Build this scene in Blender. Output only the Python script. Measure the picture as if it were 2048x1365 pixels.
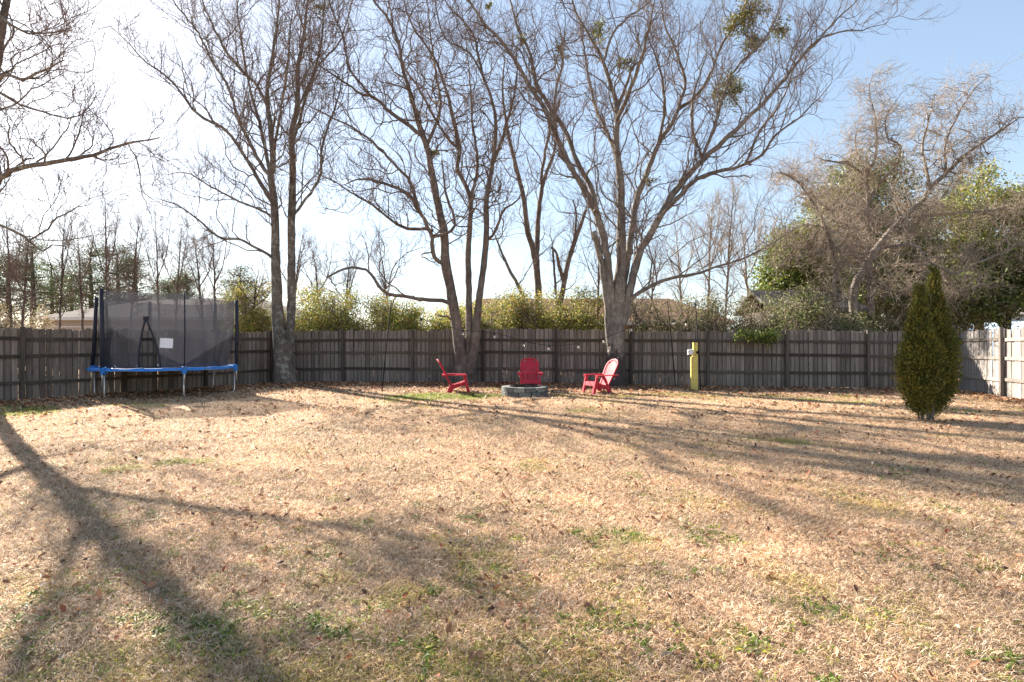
import bpy, bmesh, math, random
import numpy as np
from mathutils import Vector, Matrix

for o in list(bpy.data.objects):
    bpy.data.objects.remove(o)
S = bpy.context.scene
COL = S.collection
R = math.radians
F = 1138.0           # focal length in photograph pixels
EYE = 1.45           # camera height
HOR = 688.0          # horizon row

# ------------------------------------------------------------------ camera, sky, sun
cd = bpy.data.cameras.new('camera')
cam = bpy.data.objects.new('camera', cd); COL.objects.link(cam)
cam.location = (0, 0, EYE); cam.rotation_euler = (R(90), 0, 0)
cd.sensor_width = 36.0; cd.lens = 36.0 * F / 2048; cd.shift_y = 5.5 / 2048
cd.clip_start = 0.05; cd.clip_end = 3000
S.camera = cam

SUN_AZ = 45.5        # degrees left of straight ahead
SUN_EL = 28.0
W = bpy.data.worlds.new('World'); S.world = W; W.use_nodes = True
nt = W.node_tree
sky = nt.nodes.new('ShaderNodeTexSky'); sky.sky_type = 'NISHITA'; sky.sun_disc = False
sky.sun_elevation = R(SUN_EL); sky.sun_rotation = R(-SUN_AZ)
sky.air_density = 1.0; sky.dust_density = 0.55; sky.ozone_density = 3.0
bg = nt.nodes['Background']; bg.inputs[1].default_value = 0.112
gm_ = nt.nodes.new('ShaderNodeGamma'); gm_.inputs[1].default_value = 0.62
nt.links.new(sky.outputs[0], gm_.inputs[0]); nt.links.new(gm_.outputs[0], bg.inputs[0])

sl = bpy.data.lights.new('sun', 'SUN'); sl.energy = 5.0; sl.angle = R(0.53); sl.color = (1.0, 0.93, 0.82)
sun = bpy.data.objects.new('sun', sl); COL.objects.link(sun)
sd = Vector((-math.sin(R(SUN_AZ)) * math.cos(R(SUN_EL)), math.cos(R(SUN_AZ)) * math.cos(R(SUN_EL)), math.sin(R(SUN_EL))))
sun.rotation_euler = sd.to_track_quat('Z', 'Y').to_euler(); sun.location = sd * 60
S.view_settings.view_transform = 'Standard'; S.view_settings.look = 'None'
S.view_settings.exposure = 1.95; S.view_settings.gamma = 1.0; S.view_settings.use_curve_mapping = False
S.render.engine = 'CYCLES'
S.cycles.max_bounces = 5; S.cycles.diffuse_bounces = 2; S.cycles.glossy_bounces = 2; S.cycles.transmission_bounces = 4; S.cycles.transparent_max_bounces = 10

# ------------------------------------------------------------------ helpers
def smooth(a, b, x):
    t = np.clip((np.asarray(x, float) - a) / (b - a), 0, 1)
    return t * t * (3 - 2 * t)

def ground_z(x, y):
    x = np.asarray(x, float); y = np.asarray(y, float)
    rise = 0.10 * smooth(14, 19, y) * np.exp(-((x + 1.5) / 8.0) ** 2) * (1 - smooth(26, 40, y))
    und = 0.012 * np.sin(x * 0.9 + 1.3) * np.sin(y * 0.7) + 0.008 * np.sin(x * 2.3 + y * 1.7)
    return rise + und * (1 - smooth(40, 60, np.hypot(x, y)))

def P(px, py, d):
    return ((px - 1024.0) / F * d, d, EYE + (HOR - py) / F * d)

def G(px, d):
    x = (px - 1024.0) / F * d
    return Vector((x, d, float(ground_z(x, d))))

def mesh_np(name, V, Fc, col=None, smooth_=True):
    V = np.ascontiguousarray(V, np.float32); Fc = np.ascontiguousarray(Fc, np.int32)
    m = bpy.data.meshes.new(name)
    n, k = Fc.shape
    m.vertices.add(len(V)); m.vertices.foreach_set('co', V.ravel())
    m.loops.add(n * k); m.loops.foreach_set('vertex_index', Fc.ravel())
    m.polygons.add(n)
    m.polygons.foreach_set('loop_start', np.arange(0, n * k, k, dtype=np.int32))
    if smooth_:
        m.polygons.foreach_set('use_smooth', np.ones(n, bool))
    if col is not None:
        a = m.attributes.new('col', 'FLOAT_COLOR', 'POINT')
        c = np.ones((len(V), 4), np.float32); c[:, :3] = col
        a.data.foreach_set('color', c.ravel())
    m.update(calc_edges=True)
    return m

class MB:
    def __init__(s): s.v = []; s.f = []
    def add(s, vs, fs):
        b = len(s.v); s.v += [tuple(v) for v in vs]; s.f += [tuple(i + b for i in f) for f in fs]
    def box(s, x0, x1, y0, y1, z0, z1, mat=None):
        vs = [Vector(p) for p in ((x0,y0,z0),(x1,y0,z0),(x1,y1,z0),(x0,y1,z0),(x0,y0,z1),(x1,y0,z1),(x1,y1,z1),(x0,y1,z1))]
        if mat: vs = [mat @ v for v in vs]
        s.add(vs, [(3,2,1,0),(4,5,6,7),(0,1,5,4),(1,2,6,5),(2,3,7,6),(3,0,4,7)])
    def prism(s, pts, ax, a, b, mat=None):
        # polygon pts in the two other axes, extruded along ax from a to b
        def mk(p, w):
            q = [p[0], p[1]]; q.insert(ax, w); return Vector(q)
        n = len(pts)
        vs = [mk(p, a) for p in pts] + [mk(p, b) for p in pts]
        if mat: vs = [mat @ v for v in vs]
        fs = [tuple(range(n - 1, -1, -1)), tuple(range(n, 2 * n))] + [(i, (i + 1) % n, n + (i + 1) % n, n + i) for i in range(n)]
        s.add(vs, fs)
    def tube(s, pts, r, sides=8, cap=True):
        pts = [Vector(p) for p in pts]; n = len(pts)
        rr = r if isinstance(r, (list, tuple)) else [r] * n
        u = None; rings = []
        for i, p in enumerate(pts):
            t = (pts[min(i + 1, n - 1)] - pts[max(i - 1, 0)]).normalized()
            if u is None:
                u = t.cross(Vector((0.31, 0.2, 0.93)) if abs(t.z) < 0.9 else Vector((1, 0.1, 0))).normalized()
            else:
                u = (u - t * u.dot(t)).normalized()
            w = t.cross(u)
            rings.append([p + (u * math.cos(2 * math.pi * k / sides) + w * math.sin(2 * math.pi * k / sides)) * rr[i] for k in range(sides)])
        vs = [v for ring in rings for v in ring]
        fs = [(i * sides + k, i * sides + (k + 1) % sides, (i + 1) * sides + (k + 1) % sides, (i + 1) * sides + k) for i in range(n - 1) for k in range(sides)]
        if cap:
            fs += [tuple(range(sides - 1, -1, -1)), tuple(range((n - 1) * sides, n * sides))]
        s.add(vs, fs)
    def lathe(s, prof, sides=16, c=(0, 0, 0)):
        vs = []
        for r, z in prof:
            vs += [(c[0] + r * math.cos(2 * math.pi * k / sides), c[1] + r * math.sin(2 * math.pi * k / sides), c[2] + z) for k in range(sides)]
        n = len(prof)
        fs = [(i * sides + k, i * sides + (k + 1) % sides, (i + 1) * sides + (k + 1) % sides, (i + 1) * sides + k) for i in range(n - 1) for k in range(sides)]
        fs += [tuple(range(sides - 1, -1, -1)), tuple(range((n - 1) * sides, n * sides))]
        s.add(vs, fs)
    def mesh(s, name, bevel=0, smooth_=False):
        m = bpy.data.meshes.new(name); m.from_pydata([tuple(v) for v in s.v], [], s.f)
        if bevel or True:
            bm = bmesh.new(); bm.from_mesh(m)
            bmesh.ops.recalc_face_normals(bm, faces=bm.faces)
            if bevel:
                bmesh.ops.bevel(bm, geom=list(bm.edges), offset=bevel, segments=2, affect='EDGES', profile=0.6, clamp_overlap=True)
            bm.to_mesh(m); bm.free()
        if smooth_: m.shade_smooth()
        return m
    def build(s, name, material, parent=None, bevel=0, smooth_=False):
        return obj(name, s.mesh(name, bevel, smooth_), material, parent)

def obj(name, me, material=None, parent=None, kind=None):
    o = bpy.data.objects.new(name, me); COL.objects.link(o)
    if material is not None and me is not None and len(me.materials) == 0: me.materials.append(material)
    if parent is not None: o.parent = parent
    if kind: o['kind'] = kind
    return o

def tag(o, label, cat, group=None):
    o['label'] = label; o['category'] = cat
    if group: o['group'] = group
    return o

def thing(name, label, cat, loc=(0, 0, 0), rz=0.0, group=None):
    o = bpy.data.objects.new(name, None); COL.objects.link(o)
    o.empty_display_size = 0.2
    o.location = loc; o.rotation_euler = (0, 0, rz)
    return tag(o, label, cat, group)

# ------------------------------------------------------------------ materials
def mat_new(name):
    m = bpy.data.materials.new(name); m.use_nodes = True
    n = m.node_tree.nodes; b = n['Principled BSDF']
    return m, m.node_tree, b

def ramp(nt, stops, fac=None):
    r = nt.nodes.new('ShaderNodeValToRGB')
    e = r.color_ramp.elements
    while len(e) < len(stops): e.new(0.5)
    for i, (p, c) in enumerate(stops):
        e[i].position = p; e[i].color = (*c, 1)
    if fac is not None: nt.links.new(fac, r.inputs[0])
    return r

def noise(nt, scale, detail=4, rough=0.6, vec=None):
    n = nt.nodes.new('ShaderNodeTexNoise'); n.inputs['Scale'].default_value = scale
    n.inputs['Detail'].default_value = detail; n.inputs['Roughness'].default_value = rough
    if vec is not None: nt.links.new(vec, n.inputs['Vector'])
    return n

def mixc(nt, a, b, fac, mode='MIX'):
    m = nt.nodes.new('ShaderNodeMix'); m.data_type = 'RGBA'; m.blend_type = mode
    for sock, v in ((m.inputs[0], fac), (m.inputs[6], a), (m.inputs[7], b)):
        if hasattr(v, 'links'): nt.links.new(v, sock)
        elif isinstance(v, (int, float)): sock.default_value = v
        else: sock.default_value = (*v, 1)
    return m.outputs[2]

def mapping(nt, vec, scale=(1, 1, 1), offs=None):
    mp = nt.nodes.new('ShaderNodeMapping'); nt.links.new(vec, mp.inputs[0]); mp.inputs['Scale'].default_value = scale
    if offs is not None:
        c = nt.nodes.new('ShaderNodeCombineXYZ')
        ml = nt.nodes.new('ShaderNodeMath'); ml.operation = 'MULTIPLY'; ml.inputs[1].default_value = 37.0
        nt.links.new(offs, ml.inputs[0])
        nt.links.new(ml.outputs[0], c.inputs[0]); nt.links.new(ml.outputs[0], c.inputs[2])
        nt.links.new(c.outputs[0], mp.inputs['Location'])
    return mp.outputs[0]

def bump(nt, b, h, strength=0.3, dist=0.01):
    n = nt.nodes.new('ShaderNodeBump'); n.inputs['Strength'].default_value = strength; n.inputs['Distance'].default_value = dist
    nt.links.new(h, n.inputs['Height']); nt.links.new(n.outputs[0], b.inputs['Normal'])

def wood(name, dark, light, moss=(0.06, 0.07, 0.035), mossamt=0.3, edge=0.0):
    m, nt, b = mat_new(name)
    tc = nt.nodes.new('ShaderNodeTexCoord'); oi = nt.nodes.new('ShaderNodeObjectInfo')
    v = mapping(nt, tc.outputs['Object'], (34, 34, 1.6), oi.outputs['Random'])
    n1 = noise(nt, 1.0, 6, 0.65, v)
    r1 = ramp(nt, [(0.25, dark), (0.75, light)], n1.outputs[0])
    v2 = mapping(nt, tc.outputs['Object'], (5, 5, 2.2), oi.outputs['Random'])
    n2 = noise(nt, 1.0, 5, 0.7, v2)
    rm = ramp(nt, [(0.48, (0, 0, 0)), (0.72, (1, 1, 1))], n2.outputs[0])
    mm = nt.nodes.new('ShaderNodeMath'); mm.operation = 'MULTIPLY'; mm.inputs[1].default_value = mossamt
    nt.links.new(rm.outputs[0], mm.inputs[0])
    c = mixc(nt, r1.outputs[0], moss, mm.outputs[0])
    rr = ramp(nt, [(0.0, (0.6, 0.57, 0.55)), (0.5, (0.92, 0.90, 0.87)), (1.0, (1.2, 1.17, 1.14))], oi.outputs['Random'])
    c = mixc(nt, c, rr.outputs[0], 1.0, 'MULTIPLY')
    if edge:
        # shadow lines between boards, painted as darkening along each board's long edges
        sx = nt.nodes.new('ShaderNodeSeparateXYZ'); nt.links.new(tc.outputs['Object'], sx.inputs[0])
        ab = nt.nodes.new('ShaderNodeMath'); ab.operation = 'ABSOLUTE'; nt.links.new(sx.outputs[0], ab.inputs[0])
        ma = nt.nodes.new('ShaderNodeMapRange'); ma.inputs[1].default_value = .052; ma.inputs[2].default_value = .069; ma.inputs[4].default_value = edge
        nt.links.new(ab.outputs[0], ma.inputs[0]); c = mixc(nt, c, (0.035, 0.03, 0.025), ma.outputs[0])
    nt.links.new(c, b.inputs['Base Color']); b.inputs['Roughness'].default_value = 0.9
    b.inputs['Specular IOR Level'].default_value = 0.2
    bump(nt, b, n1.outputs[0], 0.5, 0.004)
    return m

def plain(name, c, rough=0.6, metal=0.0, var=0.12, scale=9.0, spec=0.5):
    m, nt, b = mat_new(name)
    tc = nt.nodes.new('ShaderNodeTexCoord')
    n = noise(nt, scale, 5, 0.6, tc.outputs['Object'])
    lo = tuple(x * (1 - var) for x in c); hi = tuple(min(1, x * (1 + var)) for x in c)
    r = ramp(nt, [(0.3, lo), (0.7, hi)], n.outputs[0])
    nt.links.new(r.outputs[0], b.inputs['Base Color'])
    b.inputs['Roughness'].default_value = rough; b.inputs['Metallic'].default_value = metal
    b.inputs['Specular IOR Level'].default_value = spec
    return m

def bark(name, dark, light, lichen=(0.42, 0.43, 0.38), lich=0.35, stain=None):
    m, nt, b = mat_new(name)
    g = nt.nodes.new('ShaderNodeNewGeometry')
    v = mapping(nt, g.outputs['Position'], (14, 14, 3.2))
    n1 = noise(nt, 1.0, 7, 0.7, v)
    r1 = ramp(nt, [(0.3, dark), (0.7, light)], n1.outputs[0])
    n2 = noise(nt, 5.5, 6, 0.75, g.outputs['Position'])
    r2 = ramp(nt, [(0.50, (0, 0, 0)), (0.60, (1, 1, 1))], n2.outputs[0])
    mm = nt.nodes.new('ShaderNodeMath'); mm.operation = 'MULTIPLY'; mm.inputs[1].default_value = lich
    nt.links.new(r2.outputs[0], mm.inputs[0])
    c = mixc(nt, r1.outputs[0], lichen, mm.outputs[0])
    n3 = noise(nt, 0.9, 3, 0.5, g.outputs['Position'])
    r3 = ramp(nt, [(0.35, (0.75, 0.73, 0.72)), (0.65, (1.15, 1.12, 1.08))], n3.outputs[0])
    c = mixc(nt, c, r3.outputs[0], 1.0, 'MULTIPLY')
    if stain:
        # a wet, sooty stain with a ragged upper edge and round pale lichen spots on it
        sx = nt.nodes.new('ShaderNodeSeparateXYZ'); nt.links.new(g.outputs['Position'], sx.inputs[0])
        n4 = noise(nt, 2.6, 5, 0.7, mapping(nt, g.outputs['Position'], (1.6, 1.6, .5)))
        ad4 = nt.nodes.new('ShaderNodeMath'); ad4.operation = 'MULTIPLY_ADD'; ad4.inputs[1].default_value = 2.2
        nt.links.new(n4.outputs[0], ad4.inputs[0]); nt.links.new(sx.outputs[2], ad4.inputs[2])
        mr = nt.nodes.new('ShaderNodeMapRange'); mr.inputs[1].default_value = stain + 1.25; mr.inputs[2].default_value = stain + .95; mr.inputs[4].default_value = .8
        nt.links.new(ad4.outputs[0], mr.inputs[0]); c = mixc(nt, c, (0.045, 0.032, 0.034), mr.outputs[0])
        vo = nt.nodes.new('ShaderNodeTexVoronoi'); vo.inputs['Scale'].default_value = 5.5; nt.links.new(g.outputs['Position'], vo.inputs['Vector'])
        rv_ = ramp(nt, [(0.16, (1, 1, 1)), (0.21, (0, 0, 0))], vo.outputs['Distance'])
        mv = nt.nodes.new('ShaderNodeMath'); mv.operation = 'MULTIPLY'; nt.links.new(rv_.outputs[0], mv.inputs[0]); nt.links.new(mr.outputs[0], mv.inputs[1])
        c = mixc(nt, c, (0.42, 0.43, 0.40), mv.outputs[0])
    nt.links.new(c, b.inputs['Base Color']); b.inputs['Roughness'].default_value = 0.92
    b.inputs['Specular IOR Level'].default_value = 0.15
    ad = nt.nodes.new('ShaderNodeMath'); ad.operation = 'ADD'
    nt.links.new(n1.outputs[0], ad.inputs[0]); nt.links.new(n2.outputs[0], ad.inputs[1])
    bump(nt, b, ad.outputs[0], 0.7, 0.03)
    return m

def leafy(name, transl=0.45, rough=0.55, patch=None, pscale=0.5, tint=1.0):
    """uses the per-leaf colour attribute; optional large patches of another hue"""
    m, nt, b = mat_new(name)
    at = nt.nodes.new('ShaderNodeAttribute'); at.attribute_name = 'col'
    oi = nt.nodes.new('ShaderNodeObjectInfo')
    rr = ramp(nt, [(0.0, (0.8 * tint,) * 3), (1.0, (1.2 * tint,) * 3)], oi.outputs['Random'])
    c = mixc(nt, at.outputs['Color'], rr.outputs[0], 1.0, 'MULTIPLY')
    if patch:
        g = nt.nodes.new('ShaderNodeNewGeometry')
        n = noise(nt, pscale, 4, 0.6, g.outputs['Position'])
        r = ramp(nt, [(0.35, patch[0]), (0.65, patch[1])], n.outputs[0])
        c = mixc(nt, c, r.outputs[0], 1.0, 'MULTIPLY')
    nt.links.new(c, b.inputs['Base Color']); b.inputs['Roughness'].default_value = rough
    b.inputs['Specular IOR Level'].default_value = 0.25
    tr = nt.nodes.new('ShaderNodeBsdfTranslucent'); nt.links.new(c, tr.inputs[0])
    mx = nt.nodes.new('ShaderNodeMixShader'); mx.inputs[0].default_value = transl
    nt.links.new(b.outputs[0], mx.inputs[1]); nt.links.new(tr.outputs[0], mx.inputs[2])
    nt.links.new(mx.outputs[0], nt.nodes['Material Output'].inputs[0])
    return m

M = {}
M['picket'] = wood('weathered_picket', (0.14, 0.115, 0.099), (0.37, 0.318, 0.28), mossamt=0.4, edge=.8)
M['rail'] = wood('weathered_rail', (0.06, 0.05, 0.042), (0.15, 0.125, 0.108), mossamt=0.55)
M['picket_pale'] = wood('sunlit_picket', (0.25, 0.225, 0.21), (0.42, 0.385, 0.365), mossamt=0.15, edge=.6)  # paler copy of the picket wood, with sunlight put into its colour
M['rail_pale'] = wood('sunlit_rail', (0.20, 0.17, 0.15), (0.34, 0.30, 0.27), mossamt=0.15)  # lighter rail copy for the same fence, its sunlit look in the colour
M['bark1'] = bark('maple_bark', (0.085, 0.07, 0.06), (0.22, 0.19, 0.165), lich=0.6)
M['bark2'] = bark('grey_bark', (0.09, 0.07, 0.06), (0.23, 0.185, 0.16), lich=0.25)
M['bark3'] = bark('smooth_bark', (0.10, 0.085, 0.075), (0.29, 0.25, 0.22), lich=0.4, stain=1.35)
M['bark_pale'] = bark('pale_bark', (0.20, 0.165, 0.14), (0.42, 0.37, 0.33), lich=0.2)
M['bark_mid'] = bark('gnarled_bark', (0.13, 0.105, 0.09), (0.31, 0.265, 0.23), lich=0.3)
M['bark_dark'] = bark('dark_bark', (0.06, 0.045, 0.04), (0.15, 0.115, 0.10), lich=0.1)
M['twig'] = plain('twig_bark', (0.21, 0.155, 0.135), 0.9, var=0.3, scale=2.0, spec=0.15)
M['twig_pale'] = plain('pale_twig_bark', (0.37, 0.295, 0.23), 0.9, var=0.3, scale=2.0, spec=0.15)
M['leaf'] = leafy('shrub_leaf', 0.42)
M['ever'] = leafy('evergreen_leaf', 0.3, 0.45)
M['mistle'] = leafy('mistletoe_leaf', 0.3, 0.5)
M['thuja'] = leafy('arborvitae_spray', 0.25, 0.6)
M['grass'] = leafy('dry_grass_blade', 0.42, 0.6, ((0.92, 0.88, 0.84), (1.2, 1.10, 1.04)), 0.55)
M['green'] = leafy('green_grass_blade', 0.45, 0.5)
M['litter'] = leafy('fallen_leaf', 0.3, 0.6)
M['red'] = plain('red_plastic', (0.50, 0.03, 0.05), 0.62, var=0.12, scale=6, spec=0.25)
M['stone'] = plain('grey_block', (0.19, 0.20, 0.195), 0.95, var=0.35, scale=14, spec=0.2)
_nt = M['stone'].node_tree; _oi = _nt.nodes.new('ShaderNodeObjectInfo'); _b = _nt.nodes['Principled BSDF']
_src = _b.inputs['Base Color'].links[0].from_socket
_r = ramp(_nt, [(0.0, (0.6, 0.58, 0.55)), (1.0, (1.3, 1.25, 1.15))], _oi.outputs['Random'])
_nt.links.new(mixc(_nt, _src, _r.outputs[0], 1.0, 'MULTIPLY'), _b.inputs['Base Color'])
M['ash'] = plain('ash', (0.06, 0.055, 0.05), 1.0, var=0.4, scale=20)
M['iron'] = plain('rusty_iron', (0.05, 0.035, 0.03), 0.8, 0.4, var=0.3)
M['black'] = plain('black_metal', (0.014, 0.014, 0.016), 0.85, 0.0, spec=0.1)
M['foam'] = plain('navy_foam_sleeve', (0.018, 0.020, 0.035), 0.75, var=0.3)
M['steel'] = plain('galvanised_steel', (0.62, 0.60, 0.57), 0.42, 0.75, var=0.15)
M['blue'] = plain('blue_vinyl', (0.02, 0.19, 0.58), 0.5, var=0.35)
M['mat'] = plain('black_jump_mat', (0.03, 0.03, 0.034), 0.7)
M['white'] = plain('white_plastic', (0.78, 0.77, 0.76), 0.5, var=0.05)
M['paper'] = plain('white_label', (0.80, 0.80, 0.84), 0.6, var=0.04)
M['yellow'] = plain('yellow_paint', (0.64, 0.50, 0.13), 0.6, var=0.2, scale=12)
M['roof_tan'] = plain('tan_shingle', (0.165, 0.135, 0.12), 0.95, var=0.25, scale=5, spec=0.05)
M['roof_brown'] = plain('brown_shingle', (0.20, 0.125, 0.085), 0.95, var=0.3, scale=5, spec=0.05)
M['roof_grey'] = plain('grey_shingle', (0.13, 0.12, 0.115), 0.95, var=0.3, scale=6, spec=0.05)
M['wall_beige'] = plain('beige_siding', (0.40, 0.34, 0.29), 0.9, var=0.06, spec=0.1)
M['wall_brick'] = plain('brick_wall', (0.30, 0.18, 0.13), 0.9, var=0.25, scale=20)
M['wall_white'] = plain('pale_blue_siding', (0.26, 0.36, 0.48), 0.8, var=0.05)
M['wall_grey'] = wood('shed_board', (0.16, 0.14, 0.125), (0.30, 0.27, 0.25), mossamt=0.3)
M['trim'] = plain('white_trim', (0.6, 0.58, 0.56), 0.8, var=0.05)
M['glass'] = plain('window_glass', (0.05, 0.06, 0.07), 0.08, var=0.2)
m, nt, b = mat_new('bulb_glass'); b.inputs['Base Color'].default_value = (0.9, 0.85, 0.75, 1); b.inputs['Roughness'].default_value = 0.12
b.inputs['Transmission Weight'].default_value = 0.55; M['bulb'] = m
m, nt, b = mat_new('safety_net')
tc = nt.nodes.new('ShaderNodeTexCoord')
nn = noise(nt, 60, 3, 0.7, tc.outputs['Object']); r_ = ramp(nt, [(0.35, (0.58,) * 3), (0.65, (0.74,) * 3)], nn.outputs[0])
b.inputs['Base Color'].default_value = (0.045, 0.045, 0.055, 1); b.inputs['Roughness'].default_value = 0.55
tp = nt.nodes.new('ShaderNodeBsdfTransparent'); mx = nt.nodes.new('ShaderNodeMixShader')
tl = nt.nodes.new('ShaderNodeBsdfTranslucent'); tl.inputs[0].default_value = (0.045, 0.045, 0.055, 1)
mx2 = nt.nodes.new('ShaderNodeMixShader'); mx2.inputs[0].default_value = 0.35
nt.links.new(b.outputs[0], mx2.inputs[1]); nt.links.new(tl.outputs[0], mx2.inputs[2])
nt.links.new(r_.outputs[0], mx.inputs[0]); nt.links.new(tp.outputs[0], mx.inputs[1]); nt.links.new(mx2.outputs[0], mx.inputs[2])
nt.links.new(mx.outputs[0], nt.nodes['Material Output'].inputs[0]); M['net'] = m

# ground: thatch and soil, with a litter-brown belt of soil colour by noise only
m, nt, b = mat_new('lawn_soil')
g = nt.nodes.new('ShaderNodeNewGeometry')
n1 = noise(nt, 26, 8, 0.75, g.outputs['Position']); n2 = noise(nt, 0.45, 4, 0.6, g.outputs['Position']); n3 = noise(nt, 3.0, 6, 0.7, g.outputs['Position'])
c1 = ramp(nt, [(0.25, (0.15, 0.095, 0.062)), (0.5, (0.40, 0.275, 0.18)), (0.78, (0.58, 0.44, 0.31))], n1.outputs[0])
c2 = ramp(nt, [(0.35, (0.82, 0.80, 0.74)), (0.65, (1.12, 1.05, 1.0))], n2.outputs[0])
c = mixc(nt, c1.outputs[0], c2.outputs[0], 1.0, 'MULTIPLY')
r3 = ramp(nt, [(0.56, (0, 0, 0)), (0.7, (0.5, 0.5, 0.5))], n3.outputs[0])
c = mixc(nt, c, (0.16, 0.17, 0.06), r3.outputs[0])
nt.links.new(c, b.inputs['Base Color']); b.inputs['Roughness'].default_value = 1.0; b.inputs['Specular IOR Level'].default_value = 0.1
bump(nt, b, n1.outputs[0], 0.8, 0.03); M['soil'] = m

# ------------------------------------------------------------------ ground
def axis(lo, hi, near, step):
    a = list(np.arange(-near, near + 1e-6, step))
    s = step; v = near
    while v < hi: s *= 1.35; v += s; a.append(min(v, hi))
    v = -near; s = step
    while v > lo: s *= 1.35; v -= s; a.insert(0, max(v, lo))
    return np.unique(np.array(a))
ax = axis(-700, 700, 24, 0.4); ay = axis(-700, 700, 28, 0.4)
X, Y = np.meshgrid(ax, ay); Z = ground_z(X, Y)
V = np.stack([X.ravel(), Y.ravel(), Z.ravel()], 1); nx = len(ax); ny = len(ay)
I = (np.arange(ny - 1)[:, None] * nx + np.arange(nx - 1)[None]).ravel()
o = obj('ground', mesh_np('ground', V, np.stack([I, I + 1, I + nx + 1, I + nx], 1)), M['soil']); o['kind'] = 'structure'

# ------------------------------------------------------------------ fences
def picket_mesh(seed, mat):
    rg = random.Random(seed); w = 0.0698; t = 0.009; h = 1.82; e = 0.03 + rg.uniform(-.006, .006)
    mb = MB(); pts = [(-w, 0), (w, 0), (w, h - e), (w - e * 0.85, h), (-w + e * 0.85, h), (-w, h - e)]
    mb.prism([(x + rg.uniform(-.002, .002), z) for x, z in pts], 1, -t, t)
    me = mb.mesh('picket'); me.materials.append(mat); return me

def fence(A, B, bays, label, seed, pk, rl, rails=(0.50, 1.06, 1.49), skip_first_post=False):
    rg = random.Random(seed)
    A = Vector((*A, 0)); B = Vector((*B, 0)); L = (B - A).length; dr = (B - A) / L
    nrm = Vector((-dr.y, dr.x, 0))
    if nrm.dot(-A) < 0: nrm = -nrm            # towards the lawn
    ang = math.atan2(dr.y, dr.x)
    root = thing('picket_fence', label, 'fence', (A.x, A.y, float(ground_z(A.x, A.y))))
    rz = root.location.z
    side = 1 if (Matrix.Rotation(-ang, 3, 'Z') @ nrm).y > 0 else -1
    variants = [picket_mesh(seed * 10 + i, pk) for i in range(5)]
    n = int(L / 0.1415); bayoff = [rg.uniform(-.025, .025) for _ in range(bays)]
    for i in range(n):
        s = (i + 0.5) * L / n; p = A + dr * s - nrm * (0.05 + rg.uniform(0, .007))
        o = obj('picket', variants[rg.randrange(5)], None, root)
        o.location = (p.x - A.x, p.y - A.y, float(ground_z(p.x, p.y)) - rz + rg.uniform(0.0, 0.05) + bayoff[min(int(s / L * bays), bays - 1)])
        o.rotation_euler = (rg.gauss(0, .006), rg.gauss(0, .005), ang + rg.gauss(0, .012)); o.scale = (rg.uniform(.965, 1.0), 1, rg.uniform(.985, 1.012))
    pm = MB(); pm.box(-.045, .045, -.045, .045, -.3, 1.86); pme = pm.mesh('post', 0.006); pme.materials.append(rl)
    bl = L / bays
    for k in range(bays + 1):
        p = A + dr * (k * bl) + nrm * 0.03
        if not (skip_first_post and k == 0):
            o = obj('post', pme, None, root); o.location = (p.x - A.x, p.y - A.y, float(ground_z(p.x, p.y)) - rz)
            o.rotation_euler = (rg.gauss(0, .008), rg.gauss(0, .008), ang); o.scale = (1, 1, rg.uniform(.98, 1.03))
        if k < bays:
            q = A + dr * (k * bl + 0.048); q2 = A + dr * ((k + 1) * bl - 0.048)
            z1 = float(ground_z(q.x, q.y)) - rz; z2 = float(ground_z(q2.x, q2.y)) - rz
            for h in rails:
                j1 = rg.uniform(-.02, .02); j2 = rg.uniform(-.02, .02)
                mb = MB(); ln = (q2 - q).length
                mb.box(-ln / 2, ln / 2, -.019, .019, -.044, .044)
                me = mb.mesh('rail', 0.004); me.materials.append(rl)
                c = (q + q2) / 2 - nrm * 0.0205
                o = obj('rail', me, None, root); o.location = (c.x - A.x, c.y - A.y, h + (z1 + z2) / 2 + (j1 + j2) / 2)
                o.rotation_euler = (0, -math.atan2(z2 + j2 - z1 - j1, ln), ang)
    return root

CL = (-8.35, 20.15); CR = (13.75, 17.8); LF = (-15.0, 10.6); RF = (12.0, 10.6)
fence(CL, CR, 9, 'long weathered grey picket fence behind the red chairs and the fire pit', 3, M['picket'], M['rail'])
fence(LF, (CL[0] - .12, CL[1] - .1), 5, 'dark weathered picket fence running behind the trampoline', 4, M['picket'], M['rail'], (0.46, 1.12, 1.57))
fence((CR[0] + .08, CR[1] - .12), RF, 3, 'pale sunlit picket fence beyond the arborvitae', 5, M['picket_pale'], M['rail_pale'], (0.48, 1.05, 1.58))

# ------------------------------------------------------------------ houses behind the fences
def hip_house(label, x0, x1, y0, y1, ze, zr, rx0, rx1, wallm, roofm, name='house'):
    root = thing(name, label, 'house', ((x0 + x1) / 2, (y0 + y1) / 2, 0))
    ox, oy = root.location.x, root.location.y
    mb = MB(); mb.box(x0 + .45 - ox, x1 - .45 - ox, y0 + .45 - oy, y1 - .45 - oy, -.2, ze); mb.build('wall', wallm, root)
    mb = MB(); ym = (y0 + y1) / 2
    e = 0.16
    vs = [(x0, y0, ze), (x1, y0, ze), (x1, y1, ze), (x0, y1, ze), (rx0, ym, zr), (rx1, ym, zr)]
    vs = [(a - ox, b - oy, c + .02) for a, b, c in vs]
    mb.add(vs, [(0, 1, 5, 4), (1, 2, 5), (2, 3, 4, 5), (3, 0, 4), (3, 2, 1, 0)])
    rf = mb.build('roof', roofm, root)
    fb = MB(); fb.box(x0 - ox, x1 - ox, y0 - oy - .03, y0 - oy, ze - .16, ze + .04); fb.build('fascia', M['trim'], rf)
    return root, rf, ox, oy

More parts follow.
